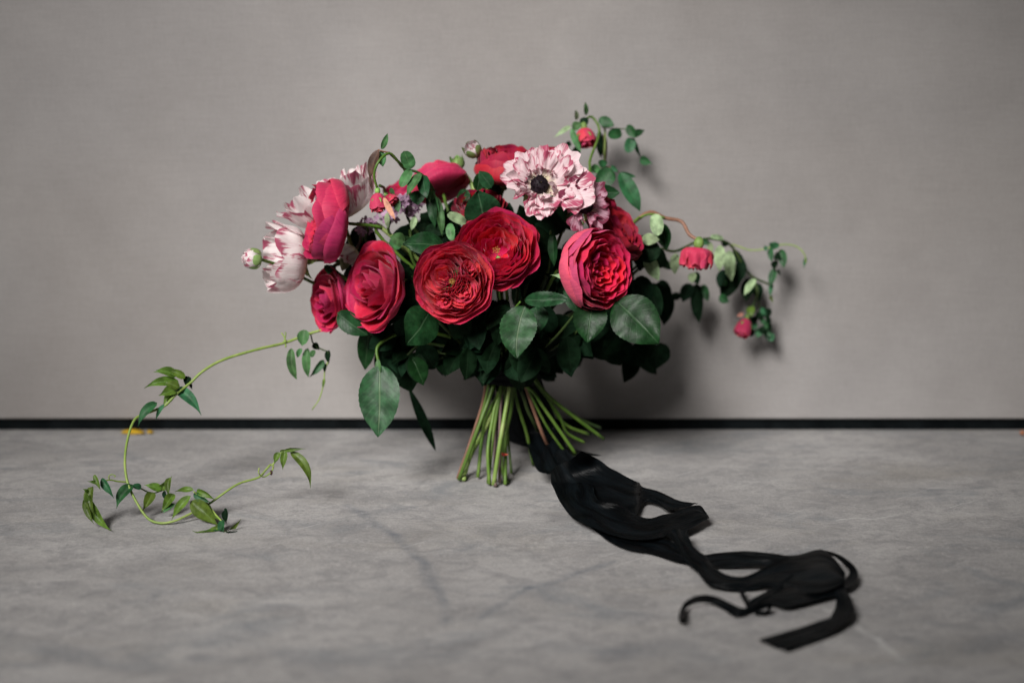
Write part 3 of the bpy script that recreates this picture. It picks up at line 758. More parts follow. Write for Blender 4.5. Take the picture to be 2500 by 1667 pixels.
# buds ------------------------------------------------------------------------------------------------
def round_bud(label, c, Y, Rpx, ax, seed, stem_pts, sr, pmat, green=0.9, smat='stem'):
    rng = random.Random(seed); R = px(Rpx, Y); axv = Vector(ax).normalized(); Mx = axis_frame(ax)
    base = P(c, Y) - axv * R * 0.9
    t = thing('flower_bud', label, 'flower bud', base, "round unopened buds")
    for k, (rr, hz, npt) in enumerate(((0.16, 1.80, 4), (0.34, 1.78, 5), (0.55, 1.66, 5), (0.78, 1.46, 5))):
        for q in range(npt):
            petal(t, M[pmat], base, Mx, R, k * 0.7 + 6.283 * q / npt, 3.1416 / npt * 1.35, dict(rr=rr, hz=hz, belly=3.2 / (1 + k), foot=0.15, flare=-0.05, crumple=0.04, drop=0.15, neck=1.6), rng, nu=8, nv=8)
    for q in range(5):
        petal(t, M['sepal'], base, Mx, R * 1.04, 6.283 * q / 5, 0.75, dict(rr=0.80, hz=green * rng.uniform(1.1, 1.5), belly=1.35, foot=0.15, flare=0.05, crumple=0.05, drop=0.55, neck=1.25), rng, 'sepal', 8, 8)
    tube(t, 'stem', [base] + [P(a, b) for a, b in stem_pts], sr, sr, M[smat], 14, 7)
    return t
round_bud("pink tipped round bud in green sepals, sticking out past the white streaked flower", D(578, 594), 1.47, 27, (-0.9, -0.35, 0.15), 71, [(D(640, 610), 1.49), (D(700, 640), 1.50), (D(800, 690), 1.50)], 0.0018, 'stripedpale', 0.9)
round_bud("round green bud beside the dark crimson rose facing upward", ZB(290, 255), 1.52, 22, (-0.45, -0.55, 0.6), 72, [(D(1105, 385), 1.54), (D(1130, 470), 1.53)], 0.0018, 'stripedpale', 1.25)
round_bud("pale green bud on a thick stalk between the dome-like rose and the green bud", ZB(150, 385), 1.56, 17, (-0.35, -0.2, 0.9), 73, [(ZB(190, 470), 1.56), (ZB(290, 610), 1.55), (D(1120, 520), 1.53)], 0.0026, 'sepal', 1.4, 'stemlight')

def rosebud(label, c, Y, Rpx, ax, seed, stem_pts, smat='stem', long=2.0, open_=0.15, wilt=0.0, seplen=1.9, sr=0.0013):
    rng = random.Random(seed); R = px(Rpx, Y); axv = Vector(ax).normalized(); Mx = axis_frame(ax)
    base = P(c, Y) - axv * R * long * 0.5
    t = thing('rosebud', label, 'rosebud', base, "small spray rosebuds")
    for k, (rr, hz, npt) in enumerate(((0.25, 1.0, 3), (0.45, 0.98, 3), (0.68, 0.95, 4), (0.85, 0.86, 5))):
        for q in range(npt):
            petal(t, M['spray'], base, Mx, R, k * 0.8 + 6.283 * q / npt + rng.uniform(-0.2, 0.2), 3.1416 / npt * 1.3,
                  dict(rr=rr + open_ * (k / 3) * 0.8, hz=hz * long * rng.uniform(0.92, 1.05), belly=(1.9 + 1.6 * wilt) / (1 + 0.4 * k), foot=0.2 + 0.2 * wilt, flare=open_ * rng.uniform(0.3, 1.4), ruffle=0.03 + wilt * 0.1, crumple=0.05 + wilt * 0.22, drop=0.2 + wilt * 0.1, jag=wilt * 0.25, neck=1.25), rng, nu=10, nv=9)
    sepals(t, base, Mx, R, 5, R * seplen, R * 0.17, 0.55 + open_, M['sepal'], rng, droop=0.05)
    ball(t, 'rose_hip', base - axv * R * 0.30, Mx, R * 0.34, R * 0.46, M['sepal'])
    pts = [base - axv * R * 0.5] + [P(a, b) for a, b in stem_pts]
    tube(t, 'stem', pts, sr, sr * 1.2, M[smat], 24, 7, 0.1)
    return t
rosebud("orange red bud drooping from the arched sprig, its pointed sepals turned down", ZJ(395, 1165), 1.44, 20, (0.05, -0.30, -0.95), 81, [(ZJ(335, 740), 1.44), (ZJ(400, 540), 1.44), (ZJ(560, 405), 1.45), (ZJ(700, 530), 1.46), (ZJ(812, 685), 1.475), (ZJ(900, 1100), 1.50)], 'stem', 2.4, 0.12)
rosebud("second orange red bud half behind the drooping one with pointed sepals", ZJ(590, 1120), 1.465, 15, (0.60, -0.35, -0.70), 82, [(ZJ(480, 930), 1.46), (ZJ(420, 900), 1.45)], 'stem', 2.0, 0.25)
rosebud("pink red bud among thin leaves at the very top of the bouquet", ZG(520, 560), 1.60, 24, (0.10, -0.45, -0.80), 83, [(ZG(520, 330), 1.62), (ZG(600, 290), 1.625), (ZG(690, 420), 1.62), (ZG(680, 560), 1.60), (ZG(580, 830), 1.57), (ZG(575, 960), 1.56), (ZG(560, 1300), 1.54)], 'stem', 2.0, 0.12)
rosebud("wilted pink red rosebud hanging from a bent stalk in front of the trailing vine", ZH(690, 375), 1.52, 37, (-0.12, -0.20, -0.97), 84, [(ZH(600, 60), 1.53), (ZE(720, 240), 1.54), (ZE(560, 205), 1.54), (ZE(420, 150), 1.54), (ZE(260, 250), 1.53), (ZE(60, 420), 1.52)], 'stempink', 1.7, 0.0, 1.0, 0.8, 0.0019)
rosebud("small pink red bud at the low end of the trailing vine by the wall", ZH(1250, 1180), 1.635, 19, (-0.35, -0.35, -0.86), 85, [(ZH(1340, 960), 1.645), (ZH(1420, 760), 1.65), (ZH(1360, 600), 1.655)], 'stemdark', 2.6, 0.15)

# lilac ---------------------------------------------------------------------------------------------
def lilac(label, c, Y, rx, ry, n, seed):
    rng = random.Random(seed); base = P(c, Y)
    t = thing('lilac_sprig', label, 'lilac', base, "sprigs of small mauve blossom")
    me = None
    for k in range(n):
        a = rng.uniform(0, 6.28); r = math.sqrt(rng.random())
        pos = base + Vector((px(rx, Y) * r * math.cos(a), rng.uniform(-0.012, 0.012), px(ry, Y) * r * math.sin(a)))
        if me is None:
            v, f = [], []
            for q in range(4):
                b0 = len(v); ca, sa = math.cos(q * 1.5708), math.sin(q * 1.5708)
                for (x, y, z) in ((0.001, 0, 0), (0.25, -0.30, 0.06), (0.30, 0, -0.02), (0.25, 0.30, 0.06), (0.72, -0.34, 0.22), (0.85, 0, 0.08), (0.72, 0.34, 0.22), (1.02, 0, 0.22)):
                    v.append(Vector((x * ca - y * sa, x * sa + y * ca, z)) * 0.0046)
                for g in ((0, 1, 2), (0, 2, 3), (1, 4, 5, 2), (2, 5, 6, 3), (4, 7, 5), (5, 7, 6)): f.append(tuple(b0 + i for i in g))
            b0 = len(v)
            for i in range(5): v.append(Vector((0.0006 * math.cos(i * 1.257), 0.0006 * math.sin(i * 1.257), 0)))
            for i in range(5): v.append(Vector((0.0004 * math.cos(i * 1.257), 0.0004 * math.sin(i * 1.257), -0.009)))
            for i in range(5): f.append((b0 + i, b0 + (i + 1) % 5, b0 + 5 + (i + 1) % 5, b0 + 5 + i))
            first = mesh_obj('floret', v, f, M['lilac'], None); me = first.data
            bpy.data.objects.remove(first)
        o = bpy.data.objects.new('floret', me); S.collection.objects.link(o); o.parent = t
        o.location = pos - base
        d = Vector((math.cos(a) * r * 0.8, -0.8, math.sin(a) * r * 0.8 + 0.2)) + Vector((rng.uniform(-.3, .3), 0, rng.uniform(-.3, .3)))
        o.rotation_euler = d.to_track_quat('Z', 'Y').to_euler(); s = rng.uniform(0.8, 1.25); o.scale = (s, s, s)
    tube(t, 'stem', [base, base + Vector((0.01, 0.01, -0.03)), BIND + Vector((0, 0.012, 0.03))], 0.0015, 0.002, M['stemdark'], 12, 6)
    return t
lilac("larger tuft of mauve blossom behind the arched sprig of small round leaves", ZJ(830, 1200), 1.50, 34, 22, 34, 91)
lilac("small tuft of plum and white blossom beside the thick pale flower stalk", ZI(1090, 800), 1.49, 24, 16, 15, 92)
lilac("few mauve florets just under the drooping orange red bud", ZJ(560, 1400), 1.49, 30, 10, 12, 93)

# large front leaves ----------------------------------------------------------------------------------
LG = "leafy rose sprigs round the bouquet"
def sprig(label, stem_pts, sr, smat, name='leafy_sprig', cat='leafy sprig', group=LG):
    pts = [P(a, b) if isinstance(a, tuple) else a for a, b in stem_pts]
    t = thing(name, label, cat, pts[-1], group)
    tube(t, 'stem', pts, sr, sr * 1.2, M[smat], max(14, 8 * len(pts)), 7, 0.08)
    return t
bd = lambda dx=0, dy=0, dz=0: (BIND + Vector((dx, dy, dz)), 0)
s = sprig("dark pointed leaf standing up behind the wide open crimson rose", [(D(1105, 505), 1.47), (D(1110, 620), 1.48), bd(-.005, 0, .02)], 0.0012, 'stemdark')
leaf(s, (*D(1112, 512), 1.462), (*D(1097, 437), 1.452), 92, M['roseleaf'], 0.15, 0.06, 0.18, 'rose', 0.02)
leaf(s, (*D(1070, 512), 1.475), (*D(1027, 492), 1.465), 26, M['sage'], 0.3, 0.1, 0.2, 'round')
s = sprig("round dark leaf peeking out above the coral quartered rose", [(D(1000, 570), 1.45), (D(1060, 700), 1.47), bd(-.01, 0, .02)], 0.0012, 'stemdark')
leaf(s, (*D(1020, 565), 1.445), (*D(925, 560), 1.435), 60, M['roseleaf'], 0.4, 0.08, 0.2, 'rose', 0.02)
leaf(s, (*D(930, 555), 1.46), (*D(895, 545), 1.455), 34, M['arching'], 0.2, 0.1, 0.2, 'rose')
leaf(s, (*ZA(2030, 960), 1.48), (*ZA(2060, 1150), 1.47), 24, M['arching'], 0.3, 0.1, 0.2, 'rose')
s = sprig("broad glossy leaf under the gap between the smooth magenta rose and the coral rose", [(D(985, 715), 1.44), (D(1060, 790), 1.47), bd(-.01, -.005, 0)], 0.0014, 'stemdark')
leaf(s, (*D(988, 712), 1.425), (*D(932, 793), 1.395), 100, M['roseleaf'], -0.35, 0.14, 0.16, 'rose', 0.0, 0.15)
s = sprig("dark leaf tucked against the lower edge of the smooth magenta rose", [(D(800, 720), 1.45), (D(900, 790), 1.48), bd(-.02, 0, .01)], 0.0012, 'stemdark')
leaf(s, (*D(775, 718), 1.445), (*D(845, 770), 1.435), 52, M['roseleaf'], 0.25, 0.1, 0.2, 'rose')
leaf(s, (*D(850, 745), 1.47), (*D(838, 850), 1.48), 48, M['roseleaf'], 0.2, 0.06, 0.2, 'rose')
s = sprig("pair of bright toothed leaves below the hollow crimson rose, near the middle", [(D(1195, 693), 1.405), (D(1178, 720), 1.42), (D(1165, 790), 1.46), bd(0, -.008, 0)], 0.0011, 'stem')
leaf(s, (*D(1206, 704), 1.400), (*D(1186, 823), 1.375), 92, M['greyleaf'], 0.12, 0.05, 0.20, 'rose', 0.022, 0.0, side=0.10)
leaf(s, (*D(1205, 690), 1.402), (*D(1313, 688), 1.385), 40, M['roseleaf'], -0.25, 0.08, 0.25, 'rose', 0.03)
leaf(s, (*D(1190, 705), 1.42), (*D(1165, 760), 1.43), 34, M['shadedarkleaf'], 0.3, 0.06, 0.2, 'rose')
s = sprig("short blunt leaf in shade just behind the pair of toothed leaves", [(D(1240, 700), 1.43), (D(1200, 780), 1.47), bd(.01, 0, 0)], 0.0012, 'stemdark')
leaf(s, (*D(1232, 705), 1.425), (*D(1238, 765), 1.41), 58, M['roseleaf'], 0.2, 0.05, 0.2, 'rose', 0.02)
s = sprig("dim leaf hanging straight down below the dusky pink backed rose", [(D(1345, 690), 1.44), (D(1270, 780), 1.47), bd(.015, 0, 0)], 0.0012, 'stemdark')
leaf(s, (*D(1362, 692), 1.425), (*D(1348, 787), 1.405), 84, M['roseleaf'], 0.1, 0.05, 0.2, 'rose', 0.02)
leaf(s, (*D(1300, 660), 1.43), (*D(1330, 720), 1.42), 36, M['roseleaf'], 0.4, 0.05, 0.2, 'rose')
s = sprig("largest dark oval leaf at the shadowed lower corner of the flower mass", [(D(1420, 685), 1.44), (D(1300, 780), 1.475), bd(.02, 0, 0)], 0.0014, 'stemdark')
leaf(s, (*D(1415, 690), 1.425), (*D(1514, 790), 1.40), 118, M['roseleaf'], -0.1, 0.08, 0.12, 'rose', 0.012)
s = sprig("big grey green leaf hanging lowest, over the dark strip of the wall", [(D(870, 840), 1.43), (D(872, 790), 1.44), (D(960, 760), 1.46), bd(-.02, 0, .02)], 0.0015, 'stem')
leaf(s, (*D(872, 838), 1.428), (*D(868, 1004), 1.405), 104, M['greyleaf'], 0.18, 0.06, 0.10, 'rose', 0.014, side=-0.03)
leaf(s, (*D(888, 845), 1.45), (*D(890, 905), 1.45), 34, M['shadedarkleaf'], 0.3, 0.1, 0.2, 'rose')
leaf(s, (*ZF(375, 330), 1.43), (*ZF(388, 455), 1.425), 16, M['arching'], 0.5, 0.1, 0.3, 'rose')
s = sprig("dark glossy leaf hanging beside the big grey green leaf", [(D(930, 820), 1.46), (D(980, 790), 1.47), bd(-.02, 0, .01)], 0.0014, 'stemdark')
leaf(s, (*D(945, 820), 1.455), (*D(972, 885), 1.45), 54, M['roseleaf'], -0.5, 0.12, 0.15, 'rose')
leaf(s, (*D(925, 830), 1.47), (*D(945, 900), 1.47), 60, M['shadedarkleaf'], 0.2, 0.08, 0.15, 'rose')
s = sprig("thin dark leaf dangling on a long stalk near the floor", [(D(938, 890), 1.50), (D(950, 860), 1.49), (D(1020, 820), 1.49), bd(-.02, 0, .01)], 0.0011, 'stemdark')
leaf(s, (*D(938, 888), 1.50), (*D(1001, 1036), 1.495), 26, M['shadedarkleaf'], 0.3, -0.08, 0.3, 'plain')
s = sprig("narrow leaf in the dark gap between the hollow rose and the dusky pink backed rose", [(D(1265, 530), 1.46), (D(1255, 640), 1.48), bd(.01, 0, .02)], 0.0012, 'stemdark')
leaf(s, (*D(1270, 535), 1.455), (*D(1273, 612), 1.45), 26, M['roseleaf'], 0.4, 0.05, 0.3, 'rose')
leaf(s, (*ZB(1290, 1500), 1.44), (*ZB(1030, 1455), 1.43), 22, M['sage'], 0.5, 0.05, 0.3, 'jas')
s = sprig("leaf clasping the base of the dark crimson rose, above the scarlet piece", [(ZB(400, 640), 1.50), (D(1120, 520), 1.50), bd(0, .01, .02)], 0.0012, 'stemdark')
leaf(s, (*ZB(470, 620), 1.49), (*ZB(350, 460), 1.49), 34, M['roseleaf'], 0.2, 0.08, 0.2, 'rose')
leaf(s, (*ZB(330, 650), 1.49), (*ZB(360, 470), 1.495), 30, M['roseleaf'], 0.3, 0.08, 0.2, 'rose')
leaf(s, (*ZB(270, 700), 1.51), (*ZB(130, 720), 1.52), 36, M['roseleaf'], 0.3, 0.08, 0.2, 'rose')
s = sprig("dark leaves above the deep red rose in shadow", [(ZG(700, 1300), 1.53), (D(1330, 620), 1.51), bd(.02, .01, .02)], 0.0012, 'stemdark')
leaf(s, (*ZG(640, 1240), 1.53), (*ZG(960, 1260), 1.52), 40, M['roseleaf'], 0.2, 0.12, 0.2, 'rose')
leaf(s, (*ZG(600, 1100), 1.54), (*ZG(560, 1230), 1.53), 26, M['roseleaf'], 0.3, 0.1, 0.2, 'rose')
s = sprig("sprig of green flaps among the stalks under the mauve blossom", [(ZA(1650, 1020), 1.50), (D(960, 620), 1.49), bd(-.02, .01, .02)], 0.0016, 'stem')
for (b, t_, wd, mm) in (((1900, 700), (1960, 1090), 22, 'arching'), ((1700, 900), (1660, 1030), 16, 'sage'), ((1430, 860), (1440, 1010), 14, 'sage'), ((1560, 1150), (1430, 1200), 30, 'arching'), ((1620, 1160), (1590, 1080), 26, 'arching'),
                       ((1840, 640), (1890, 1000), 26, 'roseleaf'), ((1040, 1280), (1000, 1420), 26, 'sage'), ((900, 1360), (870, 1450), 30, 'roseleaf'), ((1800, 1010), (1990, 1060), 30, 'shadedarkleaf')):
    leaf(s, (*ZA(*b), 1.485), (*ZA(*t_), 1.475), wd, M[mm], random.Random(b[0]).uniform(-.4, .4), 0.08, 0.3, 'rose')

# filler sprigs closing the gaps between the flowers, shade put into their leaf colour
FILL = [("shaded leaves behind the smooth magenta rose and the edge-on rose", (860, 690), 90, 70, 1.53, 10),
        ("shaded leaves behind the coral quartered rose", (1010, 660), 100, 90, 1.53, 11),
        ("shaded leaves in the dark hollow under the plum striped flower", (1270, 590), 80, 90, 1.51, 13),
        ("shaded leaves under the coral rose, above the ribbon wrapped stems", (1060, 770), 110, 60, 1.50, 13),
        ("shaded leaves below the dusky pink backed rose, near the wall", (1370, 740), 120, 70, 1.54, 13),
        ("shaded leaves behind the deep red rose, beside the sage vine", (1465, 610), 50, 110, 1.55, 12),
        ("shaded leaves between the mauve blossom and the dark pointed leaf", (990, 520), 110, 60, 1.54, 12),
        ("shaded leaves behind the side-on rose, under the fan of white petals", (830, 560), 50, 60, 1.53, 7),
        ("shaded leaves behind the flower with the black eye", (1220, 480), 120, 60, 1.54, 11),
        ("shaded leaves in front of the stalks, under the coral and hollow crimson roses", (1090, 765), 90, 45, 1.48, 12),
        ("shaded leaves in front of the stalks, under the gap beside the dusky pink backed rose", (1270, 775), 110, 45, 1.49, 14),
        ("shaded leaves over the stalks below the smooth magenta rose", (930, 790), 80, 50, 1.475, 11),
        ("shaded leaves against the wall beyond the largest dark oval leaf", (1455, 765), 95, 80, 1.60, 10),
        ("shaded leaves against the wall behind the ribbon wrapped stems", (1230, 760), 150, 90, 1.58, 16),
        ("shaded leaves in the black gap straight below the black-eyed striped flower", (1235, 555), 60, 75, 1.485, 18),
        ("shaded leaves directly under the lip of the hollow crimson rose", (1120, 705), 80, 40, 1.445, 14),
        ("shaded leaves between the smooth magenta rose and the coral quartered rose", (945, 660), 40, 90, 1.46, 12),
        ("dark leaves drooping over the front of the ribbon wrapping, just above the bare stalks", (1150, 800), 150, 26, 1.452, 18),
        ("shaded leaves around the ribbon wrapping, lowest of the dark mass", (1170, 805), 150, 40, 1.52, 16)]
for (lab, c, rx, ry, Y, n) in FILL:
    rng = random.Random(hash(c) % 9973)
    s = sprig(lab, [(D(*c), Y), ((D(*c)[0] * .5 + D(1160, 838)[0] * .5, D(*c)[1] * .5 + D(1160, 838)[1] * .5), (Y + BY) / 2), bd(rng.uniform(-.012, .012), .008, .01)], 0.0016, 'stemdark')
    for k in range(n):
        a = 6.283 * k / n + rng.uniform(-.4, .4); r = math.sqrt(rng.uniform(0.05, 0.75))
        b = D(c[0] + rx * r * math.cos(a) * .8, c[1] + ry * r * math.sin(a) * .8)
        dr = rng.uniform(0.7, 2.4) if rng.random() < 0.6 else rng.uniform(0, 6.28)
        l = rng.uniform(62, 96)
        leaf(s, (b[0], b[1], Y + rng.uniform(-.03, .02)), (b[0] + l * math.cos(dr), b[1] + l * math.sin(dr), Y + rng.uniform(-.04, .02)), rng.uniform(44, 68), M['shadedarkleaf'], rng.uniform(-.6, .6), .08, .2, 'rose', 0, .1)

# arched sprig of small leaves (upper edge) -----------------------------------------------------------
s = sprig("arched sprig of small round leaves rising over the mauve blossom", [(ZJ(560, 395), 1.452), (ZJ(690, 520), 1.46), (ZJ(800, 640), 1.47), (ZJ(1050, 720), 1.475), (ZJ(1240, 960), 1.485), (ZJ(1330, 1300), 1.50), bd(-.01, .01, .03)], 0.0013, 'stemdark')
tube(s, 'leaf_stalk', [P(ZJ(560, 395), 1.452), P(ZJ(470, 375), 1.45), P(ZJ(390, 350), 1.45)], 0.0008, 0.0007, M['stempink'], 8, 6)
leaf(s, (*ZJ(450, 345), 1.45), (*ZJ(540, 100), 1.45), 15, M['arching'], 0.3, 0.06, 0.2, 'rose')
leaf(s, (*ZJ(400, 350), 1.45), (*ZJ(270, 790), 1.45), 26, M['bronze'], 0.5, 0.14, 0.3, 'rose')
leaf(s, (*ZJ(270, 740), 1.46), (*ZJ(320, 990), 1.46), 9, M['bronze'], 0.6, 0.1, 0.3, 'rose')
leaf(s, (*ZJ(430, 370), 1.452), (*ZJ(470, 610), 1.452), 22, M['arching'], 0.0, 0.05, 0.2, 'rose', 0.03)
leaf(s, (*ZJ(905, 640), 1.47), (*ZJ(790, 370), 1.462), 34, M['arching'], 0.0, 0.02, 0.08, 'round')
leaf(s, (*ZJ(890, 660), 1.47), (*ZJ(740, 920), 1.458), 25, M['arching'], 0.2, 0.04, 0.15, 'round')
leaf(s, (*ZJ(1050, 710), 1.473), (*ZJ(835, 1060), 1.455), 24, M['arching'], 0.5, 0.10, 0.3, 'rose')
leaf(s, (*ZJ(1080, 740), 1.475), (*ZJ(1140, 1090), 1.46), 34, M['roseleaf'], 0.4, 0.05, 0.25, 'rose')
leaf(s, (*ZJ(1100, 740), 1.475), (*ZJ(1190, 1160), 1.465), 20, M['arching'], -0.4, -0.05, 0.3, 'rose')
leaf(s, (*ZJ(1000, 980), 1.475), (*ZJ(1000, 1200), 1.47), 36, M['roseleaf'], 0.1, 0.05, 0.2, 'rose')
leaf(s, (*ZJ(590, 930), 1.47), (*ZJ(640, 1060), 1.47), 12, M['arching'], 0.4, 0.05, 0.2, 'rose')
leaf(s, (*ZJ(660, 1080), 1.47), (*ZJ(710, 1310), 1.465), 21, M['arching'], 0.2, 0.05, 0.2, 'rose')
leaf(s, (*ZJ(480, 1080), 1.435), (*ZJ(660, 1420), 1.43), 15, M['blush'], 0.3, 0.05, 0.2, 'rose', 0.05)
leaf(s, (*ZJ(1220, 960), 1.48), (*ZJ(1340, 1340), 1.48), 16, M['arching'], 0.5, 0.05, 0.3, 'rose')

# top sprig behind the black-eyed flower --------------------------------------------------------------
VG = "trailing vines"
s = sprig("sprig of small leaves climbing the wall at the very top, around the pink red bud", [(ZG(760, 400), 1.64), (ZG(770, 520), 1.64), (ZG(760, 800), 1.63), (ZG(760, 960), 1.60), (ZG(720, 1200), 1.57), bd(.02, .02, .03)], 0.0012, 'vine')
tube(s, 'side_stem', [P(ZG(720, 420), 1.635), P(ZG(880, 440), 1.64), P(ZG(1040, 455), 1.645), P(ZG(1130, 560), 1.645), P(ZG(1210, 800), 1.645)], 0.0007, 0.0006, M['stemdark'], 24, 6)
tube(s, 'side_stem', [P(ZG(700, 940), 1.60), P(ZG(830, 930), 1.60), P(ZG(950, 1000), 1.60)], 0.0008, 0.0007, M['stempink'], 12, 6)
for (b, t_, wd, mm, ro, kd, Y) in (((530, 270), (515, 100), 12, 'arching', .3, 'rose', 1.62), ((410, 330), (390, 200), 12, 'sage', .4, 'rose', 1.62), ((500, 300), (510, 410), 22, 'shadedarkleaf', .1, 'round', 1.615),
        ((420, 350), (390, 470), 22, 'arching', .2, 'round', 1.61), ((330, 410), (110, 560), 12, 'sage', .3, 'jas', 1.62), ((690, 320), (890, 410), 26, 'vinedark', -.2, 'rose', 1.635),
        ((980, 490), (800, 530), 27, 'vinedark', .1, 'round', 1.635), ((1050, 400), (1170, 560), 24, 'vinedark', .3, 'rose', 1.64), ((1080, 520), (1275, 460), 20, 'vinedark', .3, 'rose', 1.64),
        ((1110, 560), (1060, 750), 27, 'vinedark', 0, 'round', 1.64), ((1130, 560), (1220, 800), 12, 'shadedarkleaf', .5, 'rose', 1.64), ((1215, 820), (1380, 890), 22, 'vinedark', .3, 'jas', 1.64),
        ((340, 440), (460, 740), 18, 'arching', .4, 'rose', 1.59), ((330, 620), (270, 660), 14, 'shadedarkleaf', 0, 'round', 1.62), ((450, 700), (340, 760), 20, 'shadedarkleaf', 0, 'rose', 1.60), ((430, 720), (370, 870), 14, 'shadedarkleaf', .4, 'rose', 1.60),
        ((200, 720), (330, 705), 5, 'sage', .3, 'plain', 1.60), ((700, 930), (590, 1000), 26, 'arching', .2, 'rose', 1.58), ((860, 960), (660, 1220), 46, 'vinedark', .1, 'rose', 1.575), ((690, 900), (800, 860), 20, 'vinedark', .2, 'rose', 1.60),
        ((955, 1000), (1220, 1500), 40, 'vinedark', -.25, 'rose', 1.58), ((960, 1010), (1165, 1055), 14, 'vinedark', .3, 'rose', 1.60), ((840, 920), (940, 990), 12, 'vinedark', .3, 'rose', 1.60),
        ((700, 470), (720, 820), 20, 'shadedarkleaf', .4, 'rose', 1.645), ((760, 500), (780, 880), 16, 'bronze', .4, 'rose', 1.65)):
    leaf(s, (*ZG(*b), Y), (*ZG(*t_), Y - .008), wd, M[mm], ro, .08, .2, kd)

# vine along the wall on the shadow side ---------------------------------------------------------------
s = sprig("trailing vine of sage leaves reaching along the wall on the shadow side", [(ZH(1560, 660), 1.66), (ZH(1350, 560), 1.655), (ZH(1250, 430), 1.65), (ZH(1130, 230), 1.645), (ZH(1010, 140), 1.635), (ZH(760, 120), 1.62), (ZH(440, 260), 1.60), (ZH(200, 250), 1.58), (D(1440, 640), 1.54), bd(.02, .02, .02)], 0.0014, 'stemdark', group=VG)
for (b, t_, wd, mm, ro, kd, Y) in (((-110, -60), (-40, 60), 0, 'sage', 0, 'round', 1.53),
        ((970, 190), (965, 500), 28, 'sage', .15, 'rose', 1.60), ((850, 160), (870, 330), 16, 'sage', .3, 'rose', 1.61), ((1010, 110), (850, 90), 14, 'sage', .5, 'round', 1.62), ((1080, 250), (1110, 620), 32, 'sage', .4, 'rose', 1.63),
        ((90, 300), (240, 610), 36, 'sage', .25, 'rose', 1.54), ((440, 290), (430, 540), 26, 'sage', .3, 'rose', 1.61), ((1390, 590), (1260, 790), 20, 'sage', .4, 'rose', 1.63), ((640, 520), (640, 640), 22, 'sage', .3, 'rose', 1.60),
        ((1040, 150), (1000, 200), 18, 'shadedarkleaf', 0, 'round', 1.64), ((1130, 240), (1300, 500), 22, 'shadedarkleaf', .3, 'rose', 1.655), ((1220, 400), (1130, 700), 40, 'shadedarkleaf', .2, 'rose', 1.65), ((1180, 500), (990, 840), 46, 'shadedarkleaf', .2, 'rose', 1.65),
        ((1010, 480), (960, 700), 24, 'shadedarkleaf', .4, 'rose', 1.64), ((1330, 580), (1280, 860), 36, 'shadedarkleaf', .3, 'rose', 1.66), ((1420, 640), (1440, 860), 26, 'shadedarkleaf', .2, 'rose', 1.66), ((660, 520), (720, 650), 26, 'shadedarkleaf', .3, 'rose', 1.63),
        ((690, 640), (720, 1120), 34, 'shadedarkleaf', .35, 'rose', 1.64), ((620, 650), (520, 870), 34, 'shadedarkleaf', .2, 'rose', 1.64), ((760, 660), (830, 860), 24, 'vinedark', .3, 'rose', 1.64), ((500, 790), (340, 820), 20, 'shadedarkleaf', 0, 'rose', 1.64),
        ((270, 600), (330, 1000), 46, 'shadedarkleaf', .3, 'rose', 1.62), ((350, 760), (300, 1150), 44, 'shadedarkleaf', .3, 'rose', 1.63), ((180, 640), (160, 900), 60, 'shadedarkleaf', .2, 'rose', 1.60), ((270, 360), (400, 480), 22, 'shadedarkleaf', .3, 'rose', 1.62), ((360, 120), (330, 240), 0, 'shadedarkleaf', .3, 'rose', 1.6),
        ((960, 800), (1080, 870), 22, 'vinedark', .2, 'rose', 1.64), ((700, 130), (880, 170), 16, 'vinedark', .3, 'rose', 1.62), ((1000, 680), (1040, 600), 12, 'vinedark', .3, 'rose', 1.64)):
    if wd: leaf(s, (*ZH(*b), Y), (*ZH(*t_), Y - .01), wd, M[mm], ro, .08, .2, kd)
# leaves on the bent stalk nearer the roses
s = sprig("short stalk with two pale sage leaves and one dark leaf beside the deep red rose", [(ZE(560, 205), 1.535), (ZE(440, 170), 1.532), (ZE(330, 200), 1.53), (ZE(180, 330), 1.52), bd(.02, .01, .03)], 0.0012, 'stem', group=LG)
leaf(s, (*ZE(470, 165), 1.525), (*ZE(500, 375), 1.515), 34, M['sage'], .2, .12, .15, 'round', 0, .3)
leaf(s, (*ZE(335, 405), 1.525), (*ZE(512, 415), 1.515), 30, M['sage'], -.2, .12, .15, 'rose', 0, .2)
leaf(s, (*ZE(540, 260), 1.54), (*ZE(585, 510), 1.535), 40, M['roseleaf'], .4, .10, .2, 'rose')
leaf(s, (*ZE(380, 470), 1.54), (*ZE(470, 540), 1.54), 30, M['shadedarkleaf'], .2, .1, .2, 'rose')
s = sprig("thin jasmine shoot curling out from the wall vine with a few small leaves", [(ZH(2000, 400), 1.63), (ZH(1980, 300), 1.63), (ZH(1900, 215), 1.635), (ZH(1770, 180), 1.64), (ZH(1620, 200), 1.645), (ZH(1500, 235), 1.645), (ZH(1330, 250), 1.648), (ZH(1180, 200), 1.65), (ZH(1050, 170), 1.645)], 0.0007, 'vine', group=VG, name='jasmine_shoot', cat='jasmine')
